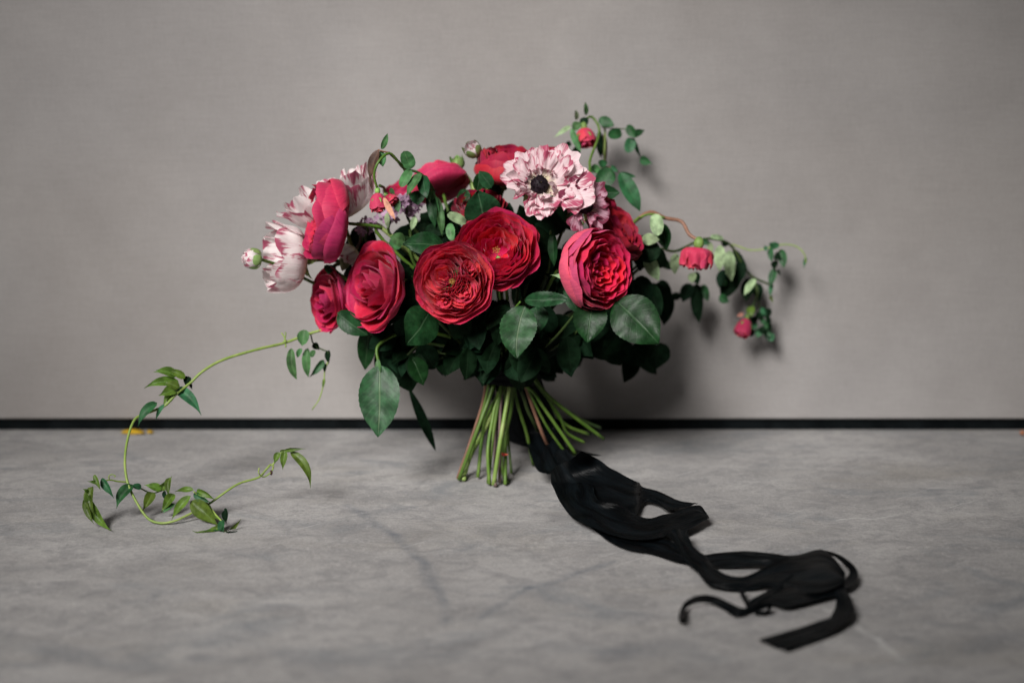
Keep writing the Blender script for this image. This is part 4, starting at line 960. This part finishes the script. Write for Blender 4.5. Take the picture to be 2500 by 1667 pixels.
for (b, t_, wd, mm, ro, kd) in (((2000, 340), (1970, 470), 8, 'vinedark', .3, 'jas'), ((1560, 200), (1680, 180), 18, 'vinedark', .2, 'round'), ((1570, 220), (1590, 390), 16, 'vinedark', .3, 'rose'), ((1700, 240), (1740, 460), 24, 'vinedark', .2, 'rose'), ((1620, 310), (1700, 340), 20, 'shadedarkleaf', 0, 'rose'),
        ((1520, 200), (1510, 260), 10, 'vinedark', 0, 'round'), ((1630, 370), (1620, 480), 18, 'shadedarkleaf', .3, 'rose'), ((1620, 470), (1575, 680), 20, 'vinedark', .3, 'rose'), ((1590, 640), (1570, 800), 12, 'vinedark', .3, 'rose'), ((1570, 790), (1610, 880), 8, 'jasmine', .3, 'jas'), ((1660, 480), (1700, 560), 8, 'shadedarkleaf', .3, 'jas')):
    leaf(s, (*ZH(*b), 1.64), (*ZH(*t_), 1.63), wd, M[mm], ro, .1, .2, kd)
tube(s, 'tendril', [P(ZH(1690, 240), 1.642), P(ZH(1640, 330), 1.64), P(ZH(1630, 480), 1.64), P(ZH(1600, 640), 1.64)], 0.0006, 0.0005, M['vine'], 14, 6)
# bud cluster at the low end
s = sprig("dark cluster of green bracts around the low bud by the wall", [(ZH(1440, 940), 1.655), (ZH(1420, 780), 1.655), (ZH(1350, 600), 1.655)], 0.0012, 'stemdark', group=VG)
rng = random.Random(5)
for k in range(22):
    b = (1420 + rng.uniform(-90, 130), 1090 + rng.uniform(-160, 190)); a = rng.uniform(0.4, 2.6)
    leaf(s, (*ZH(*b), 1.65), (*ZH(b[0] + 110 * math.cos(a), b[1] + 120 * math.sin(a)), 1.645), rng.uniform(12, 22), M['vinedark' if k % 3 == 0 else 'shadedarkleaf'], rng.uniform(-.5, .5), .1, .2, 'rose', nv=10)
leaf(s, (*ZH(1330, 920), 1.64), (*ZH(1350, 1040), 1.63), 22, M['jasmine'], .2, .1, .2, 'rose')
leaf(s, (*ZH(1250, 1010), 1.64), (*ZH(1170, 1040), 1.64), 10, M['blush'], .2, .1, .2, 'rose')

# jasmine vine lying across the floor (left) -------------------------------------------------------------
vY = lambda x, y, Y: P(ZV(x, y), Y)
root_pts = [vY(1740, 60, 1.49), vY(1600, 100, 1.485), vY(1440, 160, 1.475), vY(1250, 205, 1.46), vY(1020, 275, 1.445), vY(880, 355, 1.435), vY(800, 430, 1.43), vY(700, 510, 1.42), vY(620, 590, 1.415), vY(500, 640, 1.41), vY(420, 680, 1.40), vY(375, 790, 1.385), vY(350, 950, 1.365),
            vY(365, 1100, 1.35), vY(420, 1230, 1.340), vY(500, 1350, 1.331), vY(580, 1388, 1.327), vY(680, 1378, 1.327), vY(800, 1325, 1.335), vY(920, 1262, 1.35), vY(1020, 1190, 1.355), vY(1130, 1120, 1.365), vY(1260, 1080, 1.375), vY(1310, 1030, 1.38), vY(1345, 990, 1.385)]
t = thing('jasmine_vine', "long green jasmine vine looping down from the bouquet onto the floor", 'jasmine', root_pts[0], VG)
tube(t, 'stem', root_pts, 0.0015, 0.0011, M['vine'], 110, 8, 0.12)
def vst(pts, r=0.0009, mm='vine', name='leaf_stalk'):
    return tube(t, name, [vY(*p) for p in pts], r, r * 0.7, M[mm], 14, 6)
vst([(365, 1110, 1.35), (300, 1105, 1.345), (245, 1095, 1.34), (190, 1110, 1.335)])
vst([(245, 1095, 1.34), (240, 1070, 1.34), (262, 1058, 1.34), (285, 1068, 1.34), (278, 1075, 1.34)], 0.0006, 'vine', 'tendril')
vst([(375, 1125, 1.35), (450, 1150, 1.36), (530, 1185, 1.365), (600, 1170, 1.37)], 0.0009, 'stemdark')
vst([(920, 1262, 1.35), (870, 1215, 1.345), (820, 1175, 1.34)])
vst([(920, 1262, 1.35), (960, 1320, 1.33), (1010, 1375, 1.315)], 0.0012)
vst([(1345, 990, 1.385), (1365, 1000, 1.385), (1350, 1040, 1.38), (1300, 1075, 1.375), (1265, 1050, 1.37), (1268, 1012, 1.37)], 0.0009)
vst([(1355, 1000, 1.385), (1390, 950, 1.385), (1400, 925, 1.383), (1440, 895, 1.38), (1490, 880, 1.38)], 0.0009)
vst([(1450, 190, 1.475), (1445, 130, 1.475), (1420, 90, 1.475)], 0.0010)
vst([(1440, 150, 1.475), (1450, 100, 1.475), (1445, 85, 1.475)], 0.0008)
vst([(1620, 100, 1.49), (1640, 170, 1.49), (1700, 205, 1.49), (1745, 230, 1.49), (1740, 300, 1.49), (1700, 300, 1.49)], 0.0009, 'stemdark')
vst([(1740, 280, 1.49), (1715, 360, 1.49), (1710, 430, 1.49), (1680, 540, 1.49), (1630, 615, 1.49)], 0.0008)
ball(t, 'node', vY(1350, 1045, 1.38), Matrix.Identity(3), 0.0015, 0.0028, M['bronze'])
ball(t, 'node', vY(1445, 150, 1.475), Matrix.Identity(3), 0.0022, 0.002, M['vine'])
JL = [  # base, tip, width px, roll, bend, Y base, Y tip, material
    # upper node
    ((700, 390), (545, 360), 26, .3, .16, 1.43, 1.425, 'jasmine'), ((720, 440), (480, 470), 26, .2, .18, 1.43, 1.42, 'jasmine'), ((690, 360), (560, 345), 16, .4, .1, 1.435, 1.43, 'vinedark'), ((760, 400), (640, 340), 24, .1, .12, 1.43, 1.43, 'jasmine'),
    ((700, 470), (580, 520), 34, .2, .12, 1.425, 1.415, 'jasmine'), ((700, 475), (872, 655), 30, -.2, .14, 1.43, 1.42, 'vinedark'), ((690, 480), (610, 590), 22, .4, .1, 1.425, 1.42, 'jasmine'), ((790, 390), (770, 460), 24, .2, .1, 1.435, 1.43, 'shadedarkleaf'), ((800, 440), (810, 480), 10, .2, .1, 1.435, 1.43, 'shadedarkleaf'),
    ((570, 570), (440, 730), 30, .3, .16, 1.41, 1.40, 'vinedark'), ((620, 580), (560, 690), 14, .4, .1, 1.41, 1.41, 'vinedark'), ((640, 560), (690, 500), 16, .3, .1, 1.42, 1.42, 'jasmine'), ((720, 470), (620, 430), 26, .1, .1, 1.42, 1.42, 'jasmine'),
    # at the bouquet
    ((1575, 70), (1560, 180), 38, .1, .06, 1.48, 1.475, 'arching'), ((1490, 195), (1525, 410), 29, .1, .10, 1.475, 1.47, 'arching'), ((1560, 200), (1530, 260), 18, .3, .05, 1.48, 1.48, 'arching'), ((1600, 195), (1605, 395), 28, .2, .12, 1.485, 1.48, 'arching'), ((1650, 210), (1625, 260), 18, .3, .05, 1.48, 1.48, 'arching'),
    ((1640, 160), (1680, 210), 22, .2, .05, 1.49, 1.49, 'shadedarkleaf'), ((1745, 210), (1735, 300), 20, .3, .1, 1.49, 1.49, 'shadedarkleaf'), ((1710, 275), (1610, 395), 22, -.3, .1, 1.49, 1.485, 'vinedark'), ((1725, 300), (1715, 370), 12, .4, .1, 1.49, 1.49, 'shadedarkleaf'), ((1715, 400), (1700, 480), 10, .4, .05, 1.49, 1.49, 'jasmine'),
    # lower left group
    ((190, 1085), (275, 1220), 26, .4, .12, 1.335, 1.33, 'vinedark'), ((140, 1060), (185, 1170), 16, .3, .1, 1.33, 1.325, 'jasmine'), ((170, 1120), (90, 1105), 14, .3, .1, 1.33, 1.32, 'jasmine'), ((130, 1140), (150, 1340), 24, .5, .16, 1.33, 1.318, 'jasmine'), ((85, 1180), (262, 1443), 22, .2, -.30, 1.32, 1.302, 'jasmine'), ((100, 1180), (60, 1155), 12, .2, .1, 1.325, 1.32, 'jasmine'),
    ((75, 1220), (140, 1400), 22, .4, -.12, 1.322, 1.31, 'jasmine'),
    ((405, 1135), (292, 1292), 30, .4, .14, 1.348, 1.335, 'vinedark'), ((460, 1150), (380, 1140), 20, .2, .1, 1.355, 1.35, 'vinedark'), ((540, 1180), (470, 1310), 32, .1, .12, 1.36, 1.345, 'jasmine'), ((600, 1165), (480, 1130), 26, .2, .1, 1.368, 1.365, 'jasmine'), ((580, 1160), (672, 1068), 24, .2, .1, 1.37, 1.372, 'jasmine'), ((590, 1165), (520, 1130), 20, .2, .1, 1.37, 1.37, 'arching'),
    ((655, 1080), (650, 1210), 22, .3, .12, 1.37, 1.36, 'jasmine'), ((620, 1170), (640, 1250), 14, .3, .1, 1.37, 1.36, 'shadedarkleaf'), ((680, 1190), (595, 1320), 30, .2, .1, 1.362, 1.345, 'jasmine'), ((690, 1260), (610, 1320), 18, .3, .1, 1.355, 1.345, 'arching'),
    # centre group
    ((820, 1165), (690, 1175), 20, .3, -.18, 1.34, 1.335, 'jasmine'), ((800, 1205), (668, 1370), 24, .3, -.16, 1.34, 1.325, 'jasmine'), ((840, 1170), (970, 1235), 22, .3, .18, 1.345, 1.34, 'jasmine'), ((830, 1185), (940, 1250), 24, .3, .12, 1.345, 1.34, 'vinedark'), ((820, 1190), (900, 1240), 18, .3, .1, 1.345, 1.34, 'vinedark'),
    ((800, 1240), (985, 1412), 44, .0, -.12, 1.342, 1.32, 'jasmine'), ((930, 1262), (1015, 1380), 14, .5, .1, 1.345, 1.318, 'jasmine'), ((1040, 1300), (1045, 1395), 22, .3, .1, 1.318, 1.314, 'shadedarkleaf'), ((1030, 1290), (1050, 1310), 8, 0, .1, 1.318, 1.318, 'shadedarkleaf'),
    ((1005, 1400), (810, 1440), 24, .3, -.20, 1.312, 1.30, 'jasmine'), ((1000, 1400), (890, 1470), 22, .5, -.16, 1.312, 1.305, 'vinedark'), ((1020, 1370), (1025, 1485), 24, .4, .1, 1.315, 1.302, 'vinedark'), ((1030, 1470), (1145, 1360), 18, .5, -.2, 1.303, 1.308, 'jasmine'), ((1040, 1465), (1120, 1450), 16, .4, .1, 1.303, 1.305, 'shadedarkleaf'), ((1010, 1400), (1000, 1470), 18, .4, .1, 1.312, 1.304, 'vinedark'),
    # raised tip
    ((1400, 905), (1370, 985), 20, .2, .1, 1.383, 1.38, 'jasmine'), ((1445, 895), (1428, 1028), 22, .1, .06, 1.38, 1.375, 'jasmine'), ((1480, 905), (1618, 1155), 22, -.3, .20, 1.38, 1.37, 'jasmine'), ((1440, 895), (1588, 882), 14, .4, .10, 1.38, 1.375, 'jasmine'), ((1470, 880), (1540, 890), 9, .4, .1, 1.38, 1.38, 'jasmine'), ((1410, 900), (1470, 885), 12, .3, .1, 1.38, 1.38, 'jasmine')]
SIDE = {(262, 1443): .32, (1618, 1155): -.22, (810, 1440): -.35, (1145, 1360): .28, (668, 1370): .22, (690, 1175): .22, (970, 1235): -.24, (872, 655): -.16, (545, 360): .16, (480, 470): .16,
        (150, 1340): .15, (292, 1292): .12, (275, 1220): -.14, (1588, 882): -.16, (440, 730): .14, (1525, 410): .12, (140, 1400): .2, (890, 1470): -.25}
WIDE = {(262, 1443): 1.5, (150, 1340): 1.4, (292, 1292): 1.25, (985, 1412): 1.2, (1618, 1155): 1.3, (668, 1370): 1.2, (872, 655): 1.2, (480, 470): 1.2, (545, 360): 1.2}
for (b, tp, wd, ro, be, Y0, Y1, mm) in JL:
    leaf(t, (*ZV(*b), Y0), (*ZV(*tp), Y1), wd * .80 * WIDE.get(tp, 1), M[mm], ro + .1, be * 1.6, .55, 'jas' if mm != 'arching' else 'rose', side=SIDE.get(tp, (b[0] % 7 - 3) * .03))

# ------------------------------------------------------------------ thorn on the pale stem, extra loose cut stems
def loose(label, pts, r, mm, seed):
    q = [p if isinstance(p, Vector) else p for p in pts]
    t = thing('cut_stem', label, 'stem', q[-1], "cut stems below the ribbon wrapping")
    tube(t, 'stalk', q, r * .9, r, M[mm], 26, 8, .12, True, seed)
    return t
t = loose("brownish cut stem with a red thorn near its foot", [BIND + Vector((0, .002, .03)), bind_at(1165, 450, 1.485), bind_at(1150, 800, 1.47), foot(1150, 1120)], 0.0018, 'stemplum', 3)
v = [P(ZF(1160, 925), 1.463), P(ZF(1166, 950), 1.463), P(ZF(1168, 935), 1.469), P(ZF(1208, 938), 1.463)]
mesh_obj('thorn', v, [(0, 1, 3), (1, 2, 3), (2, 0, 3), (0, 2, 1)], M['thorn'], t, None, False)
loose("thin curved cut stem among the ones fanning toward the wall", [BIND + Vector((.01, .01, .02)), bind_at(1450, 570, 1.50), bind_at(1530, 690, 1.505), bind_at(1580, 800, 1.51), foot(1690, 862, 1.515)], 0.0017, 'stem', 5)
loose("thin green cut stem just inside the reddish one at the outer end of the fan", [BIND + Vector((-.012, .004, .02)), bind_at(1085, 470, 1.485), bind_at(1010, 780, 1.48), foot(935, 1060, 1.50)], 0.0015, 'stem', 8)
loose("thin green cut stem crossing behind the upright pale stem", [BIND + Vector((-.004, .008, .02)), bind_at(1175, 470, 1.50), bind_at(1200, 800, 1.51), foot(1225, 1060, 1.52)], 0.0015, 'stem', 9)
loose("thin green cut stem slanting between the pinkish stem and the fan toward the wall", [BIND + Vector((.010, .004, .02)), bind_at(1310, 470, 1.485), bind_at(1440, 740, 1.49), foot(1570, 930, 1.50)], 0.0015, 'stem', 10)
loose("dark cut stem deepest in the fan toward the wall", [BIND + Vector((.01, .012, .02)), bind_at(1400, 620, 1.54), bind_at(1470, 760, 1.55), foot(1540, 860, 1.58)], 0.0018, 'stemdark', 6)

# ------------------------------------------------------------------ black ribbon
t = thing('black_ribbon', "black silk ribbon wound round the stems, its long tails trailing over the floor", 'ribbon', G(ZR(300, 160)))
def strip(name, pairs, n=60, nc=12, wr=0.0022, seed=0, fold=0.0, mat='ribbon', conv_=ZR, thick=True):
    A = catmull([G(conv_(p[0], p[1]), p[4]) for p in pairs], n); B = catmull([G(conv_(p[2], p[3]), p[5] if len(p) > 5 else p[4]) for p in pairs], n)
    verts, uvs = [], []
    ln_ = 0.0
    for i in range(n + 1):
        if i: ln_ += ((A[i] + B[i]) / 2 - (A[i - 1] + B[i - 1]) / 2).length
        for j in range(nc + 1):
            u = j / nc
            p = A[i].lerp(B[i], u)
            amp = wr * min(1.0, (A[i] - B[i]).length / 0.02)
            d = amp * (1.3 * noise.noise(Vector((u * 2.0 + ln_ * 11 + seed * 5.1, ln_ * 24, seed))) + 0.5 * noise.noise(Vector((u * 4.5 - ln_ * 25 + seed, ln_ * 42, seed + 9)))) + fold * math.sin(u * math.pi)
            p = p + Vector((0, -0.25, 1)) * d
            p.z = max(p.z, 0.0008 + 0.0001 * seed)
            verts.append(p); uvs.append((u, ln_ * 3))
    return mesh_obj(name, verts, grid_faces(nc, n), M[mat], t, uvs)
strip('tail', [(120, 195, 330, 60, .020, .06), (170, 350, 430, 100, .006, .045), (330, 470, 540, 180, .004, .032), (550, 520, 690, 255, .003, .024), (690, 490, 722, 268, .008, .018), (752, 396, 745, 305, .007, .012), (830, 412, 810, 325, .006, .010), (900, 455, 880, 345, .006, .010), (965, 452, 1000, 393, .005, .007), (1060, 432, 1128, 408, .004, .004)], 70, 14, .0022, 1)
strip('tail', [(70, 120, 230, 40, .012, .04), (120, 200, 330, 150, .016, .03), (132, 290, 400, 270, .014, .022), (215, 440, 440, 385, .010, .020), (350, 560, 600, 425, .008, .018), (560, 640, 760, 500, .008, .014), (800, 650, 900, 486, .010, .014), (985, 610, 1040, 438, .010, .016), (1080, 575, 1130, 428, .010, .018), (1195, 510, 1175, 470, .010, .014)], 80, 14, .0032, 2)
strip('tail', [(360, 545, 420, 480, .004, .006), (480, 640, 640, 560, .004, .006), (620, 716, 760, 610, .0035, .007), (800, 748, 900, 660, .003, .006), (960, 800, 1000, 700, .003, .006), (1075, 828, 1090, 740, .003, .006), (1240, 843, 1190, 750, .003, .006), (1400, 846, 1390, 733, .003, .010), (1560, 846, 1600, 752, .004, .010), (1740, 870, 1760, 760, .006, .012), (1900, 880, 1930, 722, .008, .012)], 100, 12, .0022, 3)
strip('tail', [(880, 600, 1045, 590, .012, .016), (960, 690, 1075, 680, .010, .016), (1030, 790, 1120, 730, .008, .014), (1100, 860, 1180, 770, .007, .013), (1150, 935, 1240, 840, .005, .012), (1200, 975, 1330, 890, .004, .010), (1330, 992, 1430, 898, .004, .009), (1480, 990, 1540, 850, .004, .010), (1630, 972, 1690, 790, .006, .014), (1800, 1000, 1800, 757, .010, .016), (1950, 1000, 1935, 720, .012, .018), (2060, 970, 2020, 765, .012, .018), (2110, 940, 2112, 885, .012, .014)], 110, 14, .0026, 4)
strip('loop', [(1440, 1132, 1478, 1052, .004, .006), (1580, 1088, 1640, 968, .005, .008), (1720, 1113, 1760, 880, .006, .012), (1900, 1068, 1900, 800, .007, .014), (2040, 1022, 2020, 800, .008, .014), (2112, 985, 2105, 880, .009, .014)], 60, 14, .0026, 5)
strip('loop', [(1930, 716, 1960, 738, .018, .014), (2060, 752, 2048, 776, .018, .010), (2150, 808, 2112, 832, .016, .008), (2197, 872, 2143, 872, .012, .006), (2185, 935, 2108, 930, .010, .004), (2118, 985, 2060, 948, .010, .006)], 40, 8, .001, 6)
strip('tail', [(2112, 985, 2040, 1000, .012, .010), (2160, 1060, 2050, 1085, .014, .004), (2168, 1150, 2020, 1165, .012, .003), (2080, 1242, 1990, 1195, .008, .003), (1950, 1320, 1800, 1250, .004, .004), (1720, 1412, 1518, 1328, .002, .004)], 60, 12, .0016, 7)
strip('tail', [(985, 1212, 1000, 1195, .001, .010), (990, 1150, 1020, 1165, .003, .012), (1030, 1075, 1050, 1110, .010, .005), (1120, 1030, 1120, 1083, .014, .005), (1230, 1035, 1205, 1086, .012, .004), (1330, 1078, 1280, 1120, .009, .003), (1420, 1115, 1350, 1165, .006, .003), (1500, 1095, 1420, 1172, .006, .002), (1600, 1030, 1530, 1125, .008, .002), (1700, 960, 1650, 1080, .010, .004)], 80, 8, .0008, 8)
strip('loop', [(1560, 1085, 1580, 1112, .012, .010), (1612, 1090, 1592, 1115, .010, .006), (1612, 1130, 1590, 1122, .006, .003), (1570, 1160, 1565, 1135, .003, .002), (1500, 1160, 1500, 1135, .002, .002)], 30, 5, .0004, 9)
strip('loop', [(1388, 985, 1426, 985, .010, .010), (1408, 1040, 1440, 1030, .008, .008), (1435, 1090, 1470, 1075, .006, .006), (1450, 1120, 1480, 1110, .004, .004)], 24, 5, .0004, 10)
# wrap round the stems: two overlapping turns
for k, (zz, hh, rad, tilt) in enumerate(((0.004, 0.020, 0.0265, .10), (-0.008, 0.022, 0.0245, -.14))):
    verts, uvs = [], []
    n, nc = 56, 8
    for i in range(n + 1):
        a = 2 * math.pi * i / n
        for j in range(nc + 1):
            u = j / nc
            r = rad * (1 + .05 * math.sin(a * 5 + k)) + .0012 * noise.noise(Vector((math.cos(a) * 2, u * 5, math.sin(a) * 2 + k)))
            verts.append(BIND + Vector((r * 1.25 * math.cos(a), r * .8 * math.sin(a), zz + (u - .5) * hh + tilt * r * math.cos(a)))); uvs.append((u, a * .1))
    mesh_obj('wrap', verts, grid_faces(nc, n), M['ribbon'], t, uvs)
# the tails run down from the wrap behind the stems to the floor
def strip3(name, pts, wv, seed):
    C = catmull(pts, 40); verts, uvs = [], []
    for i, c in enumerate(C):
        for j in range(9):
            u = j / 8
            verts.append(c + Vector(wv) * (u - .5) + Vector((0, -1, .2)) * .003 * noise.noise(Vector((u * 4, i * .12, seed)))); uvs.append((u, i * .02))
    mesh_obj(name, verts, grid_faces(8, 40), M['ribbon'], t, uvs)
strip3('tail', [BIND + Vector((.016, -.004, -.01)), P(ZF(1330, 560), 1.515), P(ZF(1420, 800), 1.53), G(ZR(150, 150), .022), G(ZR(230, 190), .020)], (.040, .012, .004), 4)
strip3('tail', [BIND + Vector((.006, .016, -.01)), P(ZF(1230, 600), 1.53), P(ZF(1290, 820), 1.55), G(ZR(130, 40), .02), G(ZR(330, 90), .03)], (.045, -.012, .004), 7)

# ------------------------------------------------------------------ scraps on the floor
def scrap(name, label, cat, pts, mat, h):
    n = len(pts); c = sum((G(p) for p in pts), Vector()) / n
    lo = [G(p, .0006) for p in pts]; hi = [G(p, h * (0.6 + .4 * math.sin(i * 2.1))) for i, p in enumerate(pts)]
    top = c + Vector((0, 0, h * 1.3))
    verts = lo + hi + [top]
    f = [(i, (i + 1) % n, n + (i + 1) % n, n + i) for i in range(n)] + [(n + i, n + (i + 1) % n, 2 * n) for i in range(n)]
    o = mesh_obj(name, verts, f, mat, None, None, False)
    o['label'], o['category'] = label, cat
    return o
scrap('yellow_scrap', "longer bright yellow scrap at the foot of the wall behind the jasmine vine", 'scrap', [ZV(325, 775), ZV(330, 760), ZV(400, 752), ZV(470, 756), ZV(482, 776), ZV(400, 782)], M['yellow'], .003)['group'] = "yellow scraps by the wall"
scrap('yellow_scrap', "tiny yellow scrap beside the longer one at the foot of the wall", 'scrap', [ZV(498, 772), ZV(505, 758), ZV(540, 758), ZV(545, 772), ZV(520, 778)], M['yellow'], .002)['group'] = "yellow scraps by the wall"
scrap('orange_scrap', "tiny orange brown scrap on the floor by the wall, at the picture's edge", 'scrap', [D(2343, 996), D(2343, 991), D(2350, 990), D(2354, 994), D(2350, 998)], M['orange'], .003)
